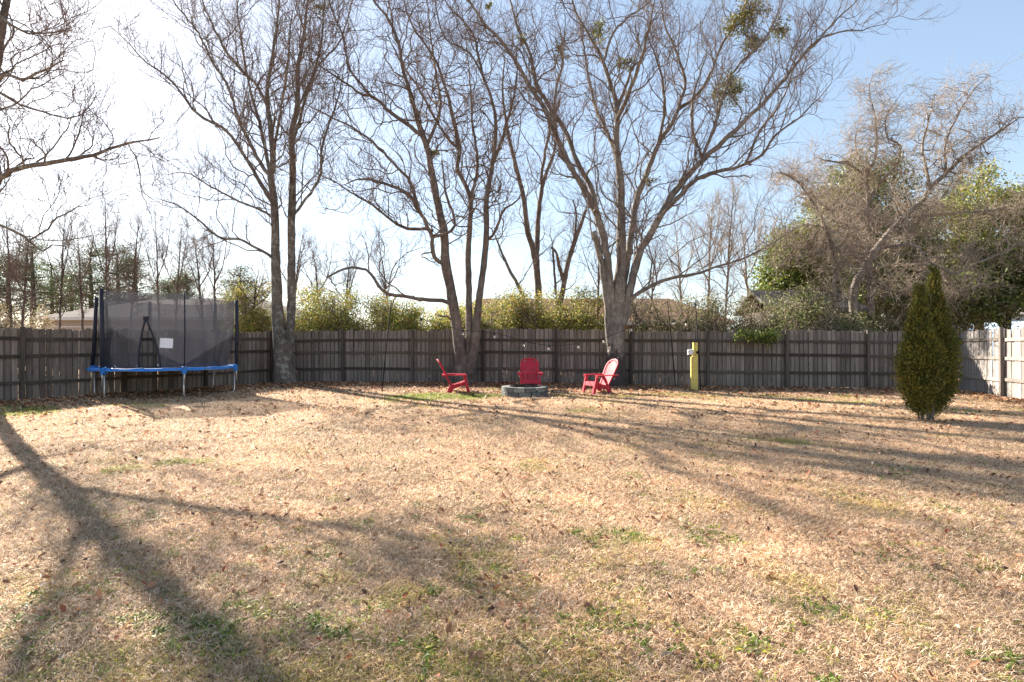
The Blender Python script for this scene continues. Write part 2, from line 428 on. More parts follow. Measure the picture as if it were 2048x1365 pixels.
d = 36.0
xa = lambda px, d: (px - 1024) / F * d
hA, rf, ox, oy = hip_house('tan roofed beige house behind the fence and the trampoline', xa(60, d), xa(600, d), d, d + 10, 3.1, 4.62, xa(60, d) + 4.6, xa(600, d) - 4.6, M['wall_beige'], M['roof_tan'])
yf = d + .45 - oy
def opening(root, nm, cx, z0, z1, w, m_in, ox, oy, yf, bars=True):
    fr = MB(); t = .09
    for a in ((cx - w / 2 - t, cx - w / 2, z0 - t, z1 + t), (cx + w / 2, cx + w / 2 + t, z0 - t, z1 + t), (cx - w / 2, cx + w / 2, z1, z1 + t), (cx - w / 2, cx + w / 2, z0 - t, z0)):
        fr.box(a[0] - ox, a[1] - ox, yf - .05, yf + .02, a[2], a[3])
    p = MB(); p.box(cx - w / 2 - ox, cx + w / 2 - ox, yf - .02, yf + .03, z0, z1)
    o = p.build(nm, m_in, root); fr.build('frame', M['trim'], o)
opening(hA, 'garage_door', xa(142, d), 0.1, 2.5, 3.2, M['wall_beige'], ox, oy, yf)
for px in (250, 330, 430):
    opening(hA, 'window', xa(px, d), 1.1, 2.4, 1.1, M['glass'], ox, oy, yf)
d = 33.0
hB, rf, ox, oy = hip_house('brown roofed brick house behind the hedge', xa(868, d), xa(1475, d), d, d + 10, 2.72, 4.45, xa(868, d) + 2.4, xa(1475, d) - 2.6, M['wall_brick'], M['roof_brown'])
for px in (960, 1060, 1180, 1300, 1400):
    opening(hB, 'window', xa(px, d), 1.0, 2.2, 1.0, M['glass'], ox, oy, d + .45 - oy)
mb = MB(); mb.lathe([(.06, 0), (.06, .5), (.075, .5), (.075, .56), (.0, .57)], 10, (xa(1302, d) - ox, 4.0 - 5.0, 3.9)); mb.build('vent_pipe', M['trim'], rf)
# shed: low gable, weathered boards one by one
d = 21.6
sx0, sx1 = xa(1548, d), xa(1715, d)
sh = thing('shed', 'grey weathered board shed behind the fence under the gnarled bare tree', 'shed', ((sx0 + sx1) / 2, d + 1.5, 0))
hw = (sx1 - sx0) / 2
nb = 18
bm_ = MB(); w = 2 * hw / nb; bm_.box(-w / 2 + .004, w / 2 - .004, -.012, .012, 0, 2.75); bme = bm_.mesh('board'); bme.materials.append(M['wall_grey'])
for i in range(nb):
    o = obj('board', bme, None, sh); o.location = (-hw + (i + .5) * w, -1.5, 0)
mb = MB(); mb.box(-hw + .01, hw - .01, -1.48, 1.5, 0, 2.72); mb.build('wall', M['wall_grey'], sh)
mb = MB(); mb.prism([(-1.8, 2.66), (-1.8, 2.78), (0, 3.62), (1.8, 2.78), (1.8, 2.66), (0, 3.48)], 0, -hw - .25, hw + .25)
rfs = mb.build('roof', M['roof_grey'], sh)
d = 30.0
hD, rf, ox, oy = hip_house('pale blue house behind the sunlit fence', xa(1985, d), xa(1985, d) + 9, d - 2, d + 7, 2.9, 4.6, xa(1985, d) + 3.5, xa(1985, d) + 5.5, M['wall_white'], M['roof_grey'])

# ------------------------------------------------------------------ branching
def tubes(Pt, Rd, sides):
    N, K, _ = Pt.shape
    T = np.empty_like(Pt); T[:, 1:-1] = Pt[:, 2:] - Pt[:, :-2]; T[:, 0] = Pt[:, 1] - Pt[:, 0]; T[:, -1] = Pt[:, -1] - Pt[:, -2]
    T /= np.linalg.norm(T, axis=2, keepdims=True) + 1e-9
    D = Pt[:, -1] - Pt[:, 0]; D /= np.linalg.norm(D, axis=1, keepdims=True) + 1e-9
    ref = np.where(np.abs(D[:, 2:3]) < 0.75, np.array([[0.05, 0.1, 1.0]]), np.array([[1.0, 0.35, 0.0]]))
    U = np.cross(T, ref[:, None, :]); U /= np.linalg.norm(U, axis=2, keepdims=True) + 1e-9
    Wv = np.cross(T, U)
    a = np.arange(sides) * 2 * np.pi / sides
    V = Pt[:, :, None] + Rd[:, :, None, None] * (U[:, :, None] * np.cos(a)[None, None, :, None] + Wv[:, :, None] * np.sin(a)[None, None, :, None])
    i = np.arange(N)[:, None, None] * K * sides + np.arange(K - 1)[None, :, None] * sides
    k = np.arange(sides)[None, None]; k2 = (k + 1) % sides
    Fc = np.stack([i + k, i + k2, i + sides + k2, i + sides + k], 3).reshape(-1, 4)
    return V.reshape(-1, 3), Fc

def join(parts):
    V = []; Fs = []; b = 0
    for v, f in parts:
        V.append(v); Fs.append(f + b); b += len(v)
    return np.concatenate(V), np.concatenate(Fs)

def spline(pts, K):
    p = np.array(pts, float); n = len(p)
    q = np.vstack([2 * p[0] - p[1], p, 2 * p[-1] - p[-2]])
    seg = np.linalg.norm(p[1:] - p[:-1], axis=1); cum = np.concatenate([[0], np.cumsum(seg)])
    s = np.linspace(0, cum[-1], K); out = []
    for v in s:
        i = min(np.searchsorted(cum, v, side='right') - 1, n - 2)
        t = (v - cum[i]) / max(seg[i], 1e-9)
        a, b, c, d_ = q[i], q[i + 1], q[i + 2], q[i + 3]
        out.append(0.5 * ((2 * b) + (-a + c) * t + (2 * a - 5 * b + 4 * c - d_) * t * t + (-a + 3 * b - 3 * c + d_) * t ** 3))
    return np.array(out)

def grow(Pp, Rp, n, rng, t0=.15, t1=1.0, lf=(.3, .6), labs=None, ang=(25, 55), K=6, curl=.22, up=.12, rf=.6, rtip=.002, rmax=1., fade=.55):
    N, K0, _ = Pp.shape
    L = np.linalg.norm(Pp[:, 1:] - Pp[:, :-1], axis=2).sum(1)
    t = (np.arange(n)[None] + rng.uniform(0, 1, (N, n))) / n * (t1 - t0) + t0
    f = t * (K0 - 1); i = np.clip(f.astype(int), 0, K0 - 2); fr = (f - i)[..., None]
    ar = np.arange(N)[:, None]
    base = Pp[ar, i] * (1 - fr) + Pp[ar, i + 1] * fr
    rad = Rp[ar, i] * (1 - fr[..., 0]) + Rp[ar, i + 1] * fr[..., 0]
    T = Pp[ar, i + 1] - Pp[ar, i]; T /= np.linalg.norm(T, axis=2, keepdims=True) + 1e-9
    rv = rng.normal(size=T.shape); rv[..., 2] += 0.25
    perp = rv - (rv * T).sum(2, keepdims=True) * T; perp /= np.linalg.norm(perp, axis=2, keepdims=True) + 1e-9
    an = np.radians(rng.uniform(ang[0], ang[1], (N, n)))[..., None]
    D = (T * np.cos(an) + perp * np.sin(an)).reshape(-1, 3)
    if labs is None: ln = L[:, None] * rng.uniform(lf[0], lf[1], (N, n))
    else: ln = rng.uniform(labs[0], labs[1], (N, n))
    ln = (ln * (1.1 - fade * t)).reshape(-1)
    M_ = N * n; out = np.empty((M_, K, 3)); out[:, 0] = base.reshape(-1, 3); p = out[:, 0].copy()
    step = (ln / (K - 1))[:, None]
    for k in range(1, K):
        D = D + rng.normal(size=D.shape) * curl + np.array([0, 0, up])
        D /= np.linalg.norm(D, axis=1, keepdims=True)
        p = p + D * step; out[:, k] = p
    r0 = np.minimum(rad.reshape(-1) * rf, rmax); r0 = np.maximum(r0, rtip * 1.2)
    w = np.linspace(0, 1, K)[None]
    Rc = r0[:, None] * (1 - w) ** 0.8 + rtip * (w ** .5)
    return out, Rc

def limb_geo(pts, r, K, rng, sides=10, rough=.05, jit=.0):
    c = spline(pts, K)
    if jit: c[2:-1] += rng.normal(size=c[2:-1].shape) * jit
    rr = np.interp(np.linspace(0, 1, K), np.linspace(0, 1, len(r)), r)
    rr = rr * (1 + rng.normal(size=K) * rough)
    return c, rr

def limb_mesh(name, c, rr, sides, rng, lump=.06, base_lobes=0):
    # closed tip
    c2 = np.vstack([c, c[-1] + (c[-1] - c[-2]) * .02]); r2 = np.append(rr, 1e-4)
    v, f = tubes(c2[None], r2[None], sides)
    K = len(c2); vv = v.reshape(K, sides, 3); off = vv - c2[:, None]
    ph = rng.uniform(0, 6.28, 3); a = np.arange(sides) * 2 * np.pi / sides
    s = np.linspace(0, 1, K)[:, None]
    lum = 1 + lump * (np.sin(2 * a + ph[0] + s * 5)[...] + .7 * np.sin(3 * a + ph[1] - s * 7)) + rng.normal(size=(K, sides)) * lump * .35
    if base_lobes:
        lum = lum + np.clip(1 - s * 7, 0, 1) ** 1.5 * (0.18 + .2 * np.sin(base_lobes * a + ph[2]))
    vv = c2[:, None] + off * lum[..., None]
    return mesh_np(name, vv.reshape(-1, 3), f)

def tree(name, label, cat, base, limbs, bk, tw, seed, dens=2.0, l2=(.8, 3.8), n3=8, n4=6, l3=(.4, 1.7), l4=(.2, .75), up=.14, curl=.2, tips=(.005, .003, .0017), rs=.8, auto=0, group=None, keep=None, crownname='crown', t0=.1, angs=(22, 55)):
    """limbs: (part name, [world points], [radii], twig density factor)"""
    rng = np.random.default_rng(seed)
    root = thing(name, label, cat, base, 0, group)
    bv = np.array(base, float)
    A2 = []; first = True
    for nm, pts, r, df in limbs:
        r = [q * rs for q in r]
        ln = sum((Vector(pts[i + 1]) - Vector(pts[i])).length for i in range(len(pts) - 1))
        K = int(np.clip(ln * 5, 8, 56))
        c, rr = limb_geo(pts, r, K, rng, jit=.012 if nm != 'trunk' else .006, rough=.035)
        me = limb_mesh(nm, c - bv, rr, 14 if nm == 'trunk' else (10 if max(r) > .05 else 7), rng, .05, 5 if first and nm == 'trunk' else 0)
        obj(nm, me, bk, root); first = False
        if df > 0:
            n = max(2, int(ln * dens * df))
            p2, r2 = grow(c[None], rr[None], n, rng, t0=t0 if nm != 'trunk' else .33, labs=l2, ang=angs, K=13, curl=curl * 1.15, up=up * .7, rf=.42, rtip=tips[0], rmax=.025, fade=.45)
            A2.append((p2, r2))
    if A2:
        p2 = np.concatenate([a for a, _ in A2]); r2 = np.concatenate([b for _, b in A2])
        if keep is not None:
            k = keep(p2); p2, r2 = p2[k], r2[k]
        p3, r3 = grow(p2, r2, n3, rng, t0=.12, labs=l3, ang=(22, 65), K=7, curl=curl * 1.1, up=up * .7, rf=.55, rtip=tips[1], rmax=.009)
        p4, r4 = grow(p3, r3, n4, rng, t0=.1, labs=l4, ang=(20, 55), K=5, curl=.16, up=up * .7, rf=.7, rtip=tips[2], rmax=.0036)
        v, f = tubes(p2 - bv, r2, 5)
        obj('branches', mesh_np('branches', v, f), bk, root, 'stuff')
        v, f = join([tubes(p3 - bv, r3, 3), tubes(p4 - bv, r4, 3)])
        obj('twigs', mesh_np('twigs', v, f), tw, root, 'stuff')
    return root

def L(pts, d0, d1):
    n = len(pts)
    return [P(x, y, d0 + (d1 - d0) * i / max(1, n - 1)) for i, (x, y) in enumerate(pts)]

# twin maple by the trampoline
d = 19.3; b = G(569, d); b.z -= .05
tree('bare_tree', 'twin trunk bare tree with lichen on its base beside the trampoline', 'tree', b, [
    ('trunk', [tuple(b)] + L([(567, 735), (563, 700), (557, 650), (554, 598), (551, 520), (550, 440), (547, 391), (541, 352), (546, 317), (537, 220), (535, 176), (545, 110), (555, 40), (562, -50), (570, -120)], d, d - .6), [.42, .34, .28, .22, .19, .17, .155, .14, .12, .10, .08, .065, .055, .04, .03, .02], .8),
    ('trunk', L([(575, 740), (579, 690), (582, 640), (583, 598), (583, 520), (583, 440), (585, 352), (583, 264), (594, 220), (596, 132), (605, 88), (616, 0), (626, -90)], d - .05, d + .6), [.22, .2, .185, .175, .165, .15, .13, .115, .10, .08, .065, .05, .03], .8),
    ('limb', L([(548, 410), (539, 396), (497, 325), (462, 273), (440, 253), (396, 229), (343, 163), (286, 119), (259, 88), (220, 53)], d - .3, d - 1.6), [.10, .085, .075, .065, .06, .05, .04, .03, .02, .012], 1.2),
    ('limb', L([(540, 350), (523, 330), (475, 233), (457, 176), (422, 119), (396, 66), (352, 9), (320, -50)], d - .3, d + 1.2), [.085, .075, .065, .055, .05, .04, .03, .018], 1.2),
    ('limb', L([(536, 215), (515, 172), (497, 154), (457, 110), (422, 44), (405, 0), (390, -60)], d - .5, d - 1.8), [.07, .06, .055, .05, .04, .03, .018], 1.2),
    ('limb', L([(550, 520), (543, 514), (484, 481), (440, 475), (396, 440), (352, 409), (308, 396)], d - .1, d - 1.2), [.07, .06, .05, .042, .035, .025, .012], 1.1),
    ('limb', L([(547, 440), (534, 427), (484, 405), (422, 374), (374, 347), (330, 350)], d - .2, d + 1.5), [.06, .055, .045, .035, .025, .012], 1.1),
    ('limb', L([(585, 430), (594, 422), (629, 374), (642, 343), (646, 286), (660, 246), (680, 180), (690, 110)], d + .2, d - 1.0), [.07, .06, .055, .05, .04, .035, .025, .012], 1.1),
    ('limb', L([(594, 225), (598, 211), (637, 132), (677, 88), (700, 20), (715, -50)], d + .4, d + 1.5), [.06, .055, .045, .035, .025, .015], 1.1),
    ('limb', L([(541, 352), (520, 250), (500, 180), (480, 60), (470, -30)], d - .3, d + 2.4), [.08, .07, .055, .04, .02], 1.1),
    ('limb', L([(583, 300), (610, 200), (640, 100), (650, -20)], d + .3, d - 2.4), [.07, .055, .04, .02], 1.1),
    ('limb', L([(546, 317), (560, 230), (575, 130), (585, 20)], d - .3, d - 2.6), [.07, .05, .04, .02], 1.1),
], M['bark1'], M['twig'], 11, dens=2.7, rs=.77, n3=8, n4=5, angs=(20, 60), curl=.22)

# triple maple behind the left chair
d = 18.75; b = G(930, d); b.z -= .05
tree('bare_tree', 'bare tree with three crooked trunks and a low looping limb', 'tree', b, [
    ('trunk', [tuple(b)] + L([(924, 730), (919, 690), (912, 640), (905, 600), (897, 555), (890, 520), (889, 470), (878, 421), (864, 348), (853, 293), (834, 238), (820, 183), (805, 139), (798, 92), (776, 37), (746, 0), (735, -60)], d, d - .8), [.36, .28, .24, .215, .20, .19, .175, .16, .15, .135, .12, .105, .09, .075, .065, .055, .04, .02], .9),
    ('trunk', L([(936, 750), (938, 700), (938, 640), (937, 560), (936, 500), (941, 403), (925, 360), (914, 335), (919, 300), (904, 227), (893, 183), (871, 121), (838, 73), (815, 30), (800, -40)], d - .1, d + .9), [.2, .17, .155, .145, .13, .115, .10, .095, .09, .075, .06, .05, .04, .03, .015], .9),
    ('trunk', L([(938, 745), (946, 710), (952, 660), (958, 600), (968, 530), (973, 470), (973, 403), (985, 330), (992, 256), (985, 205), (963, 147), (941, 110), (915, 92), (893, 81), (878, 44), (868, -10)], d - .1, d - .5), [.24, .2, .17, .15, .14, .13, .115, .10, .09, .08, .065, .05, .04, .035, .03, .015], .9),
    ('limb', L([(906, 612), (890, 603), (850, 600), (800, 592), (768, 584), (748, 556), (735, 541), (700, 535), (675, 543), (653, 556)], d - .1, d - 1.6), [.10, .085, .075, .07, .065, .06, .055, .05, .045, .035], .5),
    ('limb', L([(890, 528), (872, 520), (864, 500), (864, 476), (853, 447), (838, 421), (816, 388), (765, 366), (721, 359), (690, 370)], d - .1, d - 1.4), [.09, .085, .08, .08, .075, .065, .06, .05, .035, .015], 1.2),
    ('limb', L([(838, 421), (820, 366), (783, 322), (746, 286), (706, 256), (655, 231), (600, 205)], d - .6, d - 1.8), [.07, .065, .055, .05, .04, .03, .012], 1.2),
    ('limb', L([(864, 462), (850, 458), (801, 454), (746, 410), (700, 385), (673, 366), (630, 345)], d - .5, d + 1.0), [.07, .065, .055, .045, .035, .03, .012], 1.2),
    ('limb', L([(864, 474), (885, 470), (903, 462), (910, 445), (905, 425), (895, 400), (889, 370), (885, 320)], d - .5, d - 1.2), [.07, .065, .06, .055, .05, .045, .035, .015], .9),
    ('limb', L([(848, 280), (838, 267), (783, 227), (746, 194), (721, 187), (673, 154), (629, 125), (600, 114), (570, 90)], d - .4, d - 1.9), [.085, .08, .07, .06, .05, .04, .03, .02, .01], 1.2),
    ('limb', L([(738, 190), (720, 165), (699, 139), (690, 100), (684, 66), (662, 18), (648, -50)], d - 1.1, d - .8), [.05, .045, .045, .04, .035, .03, .015], 1.2),
    ('limb', L([(975, 480), (985, 472), (1000, 440), (1007, 421), (1036, 399), (1050, 370)], d - .2, d - .8), [.07, .06, .05, .045, .03, .012], 1.0),
    ('limb', L([(968, 160), (963, 143), (948, 73), (922, 37), (893, 7), (880, -50)], d - .4, d + .8), [.06, .055, .045, .035, .025, .012], 1.2),
    ('limb', L([(853, 293), (880, 220), (872, 150), (860, 60), (850, -40)], d - .4, d + 2.2), [.08, .065, .05, .035, .015], 1.1),
    ('limb', L([(941, 403), (955, 330), (945, 250), (940, 160), (930, 60)], d + .4, d + 2.6), [.08, .065, .05, .035, .015], 1.1),
    ('limb', L([(919, 300), (890, 270), (850, 200), (800, 120), (770, 60)], d + .4, d - 2.6), [.07, .055, .045, .03, .012], 1.1),
    ('limb', L([(985, 330), (1010, 260), (1030, 180), (1035, 90)], d - .3, d - 2.6), [.07, .055, .04, .015], 1.1),
    ('stub', L([(904, 640), (893, 634), (876, 632)], d - .1, d - .4), [.05, .045, .035], 0),
], M['bark2'], M['twig'], 23, dens=2.7, rs=.77, n3=8, n4=5, curl=.30, angs=(22, 70))

# big spreading maple behind the right chair
d = 18.2; b = G(1231, d); b.z -= .06
tree('bare_tree', 'largest bare tree with a dark stained trunk and wide spreading limbs', 'tree', b, [
    ('trunk', [tuple(b)] + L([(1230, 735), (1231, 705), (1232, 675), (1233, 640), (1236, 600), (1240, 560), (1243, 500), (1242, 420), (1242, 366), (1233, 293), (1234, 220), (1220, 165), (1205, 121), (1186, 84), (1165, 48), (1150, 20), (1135, -40)], d, d - .4), [.44, .36, .335, .32, .28, .21, .185, .165, .15, .14, .12, .105, .09, .08, .07, .055, .045, .03], .9),
    ('limb', L([(1222, 690), (1217, 640), (1213, 590), (1204, 530), (1195, 490), (1187, 463)], d - .05, d - .4), [.2, .17, .15, .135, .125, .115], .0),
    ('limb', L([(1226, 660), (1222, 600), (1218, 540), (1206, 470), (1182, 403), (1149, 348), (1113, 275), (1091, 220), (1061, 176), (1032, 125), (1006, 88), (966, 44), (937, 0), (915, -50)], d, d - 1.7), [.2, .18, .165, .15, .14, .125, .11, .1, .09, .075, .065, .055, .04, .025], 1.1),
    ('limb', L([(1192, 425), (1186, 385), (1153, 322), (1131, 264), (1076, 176), (1061, 110), (1036, 55), (1021, 0), (1010, -60)], d - .6, d + 1.2), [.12, .11, .10, .09, .075, .065, .05, .035, .02], 1.1),
    ('limb', L([(1235, 215), (1248, 180), (1257, 160), (1262, 140), (1276, 124)], d - .2, d - .5), [.075, .07, .06, .055, .045], .5),
    ('limb', L([(1205, 125), (1209, 115), (1223, 73), (1249, 40), (1296, 7), (1330, -40)], d - .3, d + .9), [.06, .055, .05, .04, .03, .015], 1.2),
    ('limb', L([(1242, 600), (1252, 540), (1262, 470), (1274, 396), (1293, 352), (1315, 293), (1348, 238), (1362, 198), (1370, 161), (1348, 95), (1329, 48), (1322, -20)], d, d + 1.0), [.17, .155, .14, .125, .11, .10, .085, .07, .055, .045, .035, .015], 1.1),
    ('limb', L([(1358, 220), (1384, 198), (1414, 161), (1443, 92), (1469, 48), (1491, 11), (1510, -50)], d + .7, d + .2), [.06, .055, .05, .045, .04, .03, .015], 1.1),
    ('limb', L([(1244, 650), (1256, 600), (1268, 545), (1282, 500), (1307, 458), (1333, 410), (1355, 377), (1388, 337), (1406, 319), (1454, 275), (1498, 234), (1538, 194), (1582, 143), (1611, 106), (1637, 81), (1692, 62), (1721, 62), (1773, 48)], d - .05, d - 1.4), [.21, .185, .17, .16, .15, .135, .125, .115, .105, .09, .08, .07, .06, .05, .042, .03, .022, .01], 1.1),
    ('limb', L([(1330, 420), (1348, 405), (1375, 376), (1406, 352), (1443, 342), (1487, 330), (1527, 308), (1546, 275), (1590, 242), (1637, 198), (1660, 170)], d - .4, d - 2.0), [.10, .095, .085, .075, .065, .055, .05, .04, .03, .018, .01], 1.1),
    ('limb', L([(1400, 325), (1409, 305), (1421, 275), (1439, 220), (1455, 170), (1480, 128), (1527, 84), (1553, 33), (1560, -20)], d - .8, d - .2), [.07, .065, .06, .055, .05, .045, .035, .025, .012], 1.1),
    ('limb', L([(1403, 320), (1395, 290), (1386, 265), (1384, 209), (1400, 150), (1420, 90)], d - .8, d + .6), [.06, .055, .05, .04, .03, .012], 1.1),
    ('limb', L([(1490, 328), (1500, 310), (1520, 260), (1553, 220), (1579, 165), (1595, 90)], d - 1.3, d - 2.4), [.05, .045, .04, .035, .025, .012], 1.1),
    ('limb', L([(1611, 106), (1640, 78), (1670, 44), (1714, 0), (1730, -30)], d - 1.1, d - .8), [.045, .04, .03, .02, .01], 1.1),
    ('limb', L([(1250, 615), (1272, 590), (1290, 578), (1330, 560), (1380, 550), (1430, 535), (1480, 520), (1530, 495), (1570, 470)], d - .1, d - 1.6), [.085, .075, .07, .065, .055, .045, .035, .025, .012], 1.0),
    ('limb', L([(1234, 240), (1260, 180), (1290, 90), (1310, 0)], d - .3, d - 2.8), [.09, .07, .05, .02], 1.1),
    ('limb', L([(1242, 366), (1225, 290), (1190, 210), (1170, 110), (1160, 20)], d - .2, d + 2.8), [.10, .08, .06, .04, .02], 1.1),
    ('limb', L([(1315, 293), (1330, 220), (1320, 140), (1290, 60)], d + .5, d - 1.8), [.07, .055, .04, .015], 1.1),
    ('limb', L([(1113, 275), (1110, 200), (1125, 120), (1130, 30)], d - .9, d - 2.2), [.06, .05, .035, .015], 1.1),
], M['bark3'], M['twig'], 37, dens=2.6, rs=.77, n3=8, n4=5, angs=(20, 60), curl=.24)

# the tree just outside the left edge that throws the long shadow
bx, by = -11.9, 12.85; b = Vector((bx, by, float(ground_z(bx, by)) - .05))
tree('bare_tree', 'bare tree at the dark fence reaching limbs over the trampoline', 'tree', b, [
    ('trunk', [tuple(b), (bx, by, .5), (bx + .02, by, 1.6), (bx + .02, by - .02, 3.2), (bx + .08, by, 5.2), (bx + .12, by, 6.6), (bx + .5, by - .2, 8.2), (bx + .9, by - .2, 10.2), (bx + 1.0, by, 12.2)], [.32, .25, .22, .21, .19, .16, .10, .07, .04], .6),
    ('limb', [(bx + .1, by, 6.2), (bx - .5, by - .3, 7.6), (bx - 1.3, by - .6, 9.4), (bx - 1.8, by - .7, 11.6)], [.085, .07, .05, .02], .8),
    ('limb', [(bx + .05, by, 4.3)] + L([(-8, 372), (20, 345), (60, 332), (110, 325), (180, 312), (250, 288), (318, 276)], by - .5, by - 1.9), [.11, .095, .085, .075, .065, .055, .04, .02], 1.2),
    ('limb', [(bx + .1, by, 6.4)] + L([(-20, 190), (10, 150), (50, 158), (90, 140), (130, 120)], by - .4, by - 1.2), [.08, .07, .06, .05, .035, .015], 1.2),
    ('limb', [(bx + .1, by, 5.9)] + L([(-20, 182), (30, 205), (80, 222), (140, 235), (190, 215)], by - .2, by + .9), [.07, .06, .05, .04, .03, .012], 1.2),
    ('limb', [(bx + .4, by - .1, 7.8)] + L([(-30, 15), (20, 50), (70, 68), (140, 58)], by - .4, by - 1.0), [.07, .06, .05, .035, .015], 1.2),
    ('limb', [(bx + .05, by, 3.4)] + L([(-20, 452), (15, 458), (55, 478), (82, 502), (110, 488), (150, 500)], by - .2, by + .4), [.07, .06, .05, .045, .04, .025, .012], 1.0),
    ('limb', L([(60, 480), (90, 462), (110, 440), (150, 418), (185, 405)], by + .1, by - .7), [.035, .03, .025, .02, .01], 1.0),
    ('limb', [(bx, by, 4.6), (bx - .6, by - 1.2, 5.6), (bx - .8, by - 2.8, 6.8), (bx - .7, by - 4.2, 8.6)], [.10, .08, .06, .02], 1.0),
    ('limb', [(bx + .3, by - .1, 7.4), (bx + .8, by - 1.4, 8.6), (bx + 1.2, by - 2.8, 10.0)], [.08, .06, .02], 1.0),
], M['bark1'], M['twig'], 51, dens=2.3, n3=8, n4=6, l2=(.7, 2.4), rs=.62, curl=.26)

# trees behind the back fence
d = 24.0; b = G(1078, d); b.z -= .05
tree('bare_tree', 'bare forked tree rising from the thicket behind the fence', 'tree', b, [
    ('trunk', [tuple(b)] + L([(1077, 640), (1076, 560), (1066, 500), (1054, 458), (1047, 396), (1029, 322), (1014, 256), (1005, 180), (1010, 120)], d, d - .3), [.26, .22, .19, .165, .15, .13, .11, .09, .06, .03], .6),
    ('limb', L([(1074, 560), (1073, 520), (1074, 476), (1081, 396), (1092, 350), (1106, 311), (1112, 260), (1105, 200)], d, d + .8), [.16, .15, .14, .12, .10, .08, .06, .02], .8),
    ('limb', L([(1074, 690), (1045, 590), (1018, 540), (1003, 505), (990, 470)], d, d - .5), [.12, .11, .09, .07, .03], .8),
    ('limb', L([(1083, 390), (1083, 350), (1092, 300), (1102, 256), (1120, 200)], d + .3, d - .6), [.09, .08, .07, .055, .02], .8),
], M['bark2'], M['twig'], 61, dens=1.5, n3=7, n4=5)
d = 23.4; b = G(1112, d); b.z -= .05
tree('bare_tree', 'stubby bare tree with broken limbs between the forked and largest trees', 'tree', b, [
    ('trunk', [tuple(b)] + L([(1116, 640), (1126, 580), (1135, 530), (1147, 490), (1160, 455), (1172, 420)], d, d + .2), [.19, .17, .15, .14, .12, .10, .07], .8),
    ('limb', L([(1126, 560), (1118, 530), (1112, 505), (1102, 495)], d, d - .3), [.10, .085, .07, .06], .3),
    ('limb', L([(1140, 510), (1150, 470), (1152, 430), (1146, 400)], d, d - .4), [.09, .07, .05, .03], .9),
    ('limb', L([(1112, 590), (1108, 540), (1106, 500)], d, d + .3), [.07, .06, .05], .4),
], M['bark2'], M['twig'], 67, dens=2.2, n3=6, n4=5, l2=(.4, 1.5))

# gnarled tree behind the shed side of the fence
d = 20.6; b = G(1715, d); b.z -= .05
tree('bare_tree', 'gnarled pale bare tree leaning over the fence near the shed', 'tree', b, [
    ('trunk', [tuple(b)] + L([(1708, 640), (1706, 600), (1712, 565), (1728, 540), (1738, 520), (1765, 482), (1810, 432), (1845, 402), (1862, 375), (1895, 345), (1930, 310), (1975, 280), (2040, 235)], d, d - .9), [.24, .2, .19, .18, .165, .155, .145, .13, .115, .10, .08, .06, .045, .02], 1.1),
    ('limb', L([(1740, 515), (1770, 494), (1800, 492), (1832, 492), (1850, 518), (1870, 530), (1895, 543), (1912, 548), (1945, 530), (2000, 508), (2070, 470)], d - .2, d - 1.7), [.075, .07, .065, .06, .055, .05, .045, .042, .036, .025, .012], 1.3),
    ('limb', L([(1735, 525), (1690, 505), (1640, 500), (1600, 515), (1560, 520)], d - .2, d - .8), [.06, .05, .04, .03, .012], 1.4),
    ('limb', L([(1860, 378), (1850, 330), (1845, 290), (1860, 230), (1870, 190)], d - .6, d + .4), [.07, .06, .05, .035, .012], 1.3),
    ('limb', L([(1892, 347), (1890, 300), (1905, 250), (1940, 190), (1980, 150)], d - .6, d - 1.4), [.055, .045, .04, .03, .012], 1.3),
    ('limb', L([(1720, 560), (1760, 575), (1810, 590), (1860, 600), (1900, 590)], d, d - .6), [.045, .04, .03, .025, .01], 1.4),
    ('limb', L([(1850, 520), (1860, 545), (1875, 560), (1900, 570), (1940, 575)], d - .9, d - 1.3), [.03, .026, .022, .02, .01], 1.2),
    ('limb', L([(1810, 435), (1870, 430), (1930, 425), (1990, 420), (2060, 400)], d - .5, d - .1), [.05, .04, .035, .025, .01], 1.4),
], M['bark_mid'], M['twig_pale'], 71, dens=3.8, n3=8, n4=5, tips=(.006, .0034, .002), angs=(30, 85), curl=.5, up=.04, l2=(.6, 2.2))
d = 22.6; b = G(1742, d); b.z -= .05
tree('bare_tree', 'upright grey bare tree wrapped in vines beside the gnarled tree', 'tree', b, [
    ('trunk', [tuple(b)] + L([(1741, 640), (1739, 560), (1736, 480), (1736, 400), (1734, 350), (1750, 318), (1753, 270), (1747, 220), (1738, 178), (1745, 150)], d, d), [.24, .22, .2, .18, .155, .12, .075, .06, .045, .025, .01], 1.1),
    ('limb', L([(1736, 400), (1765, 360), (1793, 330), (1800, 300), (1794, 286), (1775, 275), (1771, 240), (1790, 205), (1800, 190)], d, d - .7), [.10, .08, .07, .055, .05, .045, .035, .02, .01], 1.2),
    ('limb', L([(1736, 430), (1700, 410), (1660, 420), (1625, 390), (1600, 365), (1578, 350), (1552, 346)], d, d - 1.0), [.08, .07, .065, .055, .045, .035, .015], 1.4),
    ('limb', L([(1738, 540), (1700, 470), (1680, 420), (1650, 380)], d, d + .8), [.08, .06, .05, .02], 1.4),
    ('limb', L([(1736, 450), (1790, 445), (1830, 440), (1880, 400), (1920, 340)], d, d + 1.0), [.08, .06, .05, .035, .012], 1.4),
    ('limb', L([(1735, 355), (1700, 330), (1660, 322), (1630, 315)], d, d - .4), [.06, .05, .035, .012], 1.4),
    ('limb', L([(1734, 350), (1710, 290), (1720, 240)], d, d + .5), [.05, .035, .012], 1.2),
], M['bark_mid'], M['twig_pale'], 79, dens=3.8, n3=8, n4=5, tips=(.006, .0034, .002), angs=(30, 85), curl=.5, up=.02, l2=(.6, 2.2))
d = 22.0; b = G(1668, d); b.z -= .05
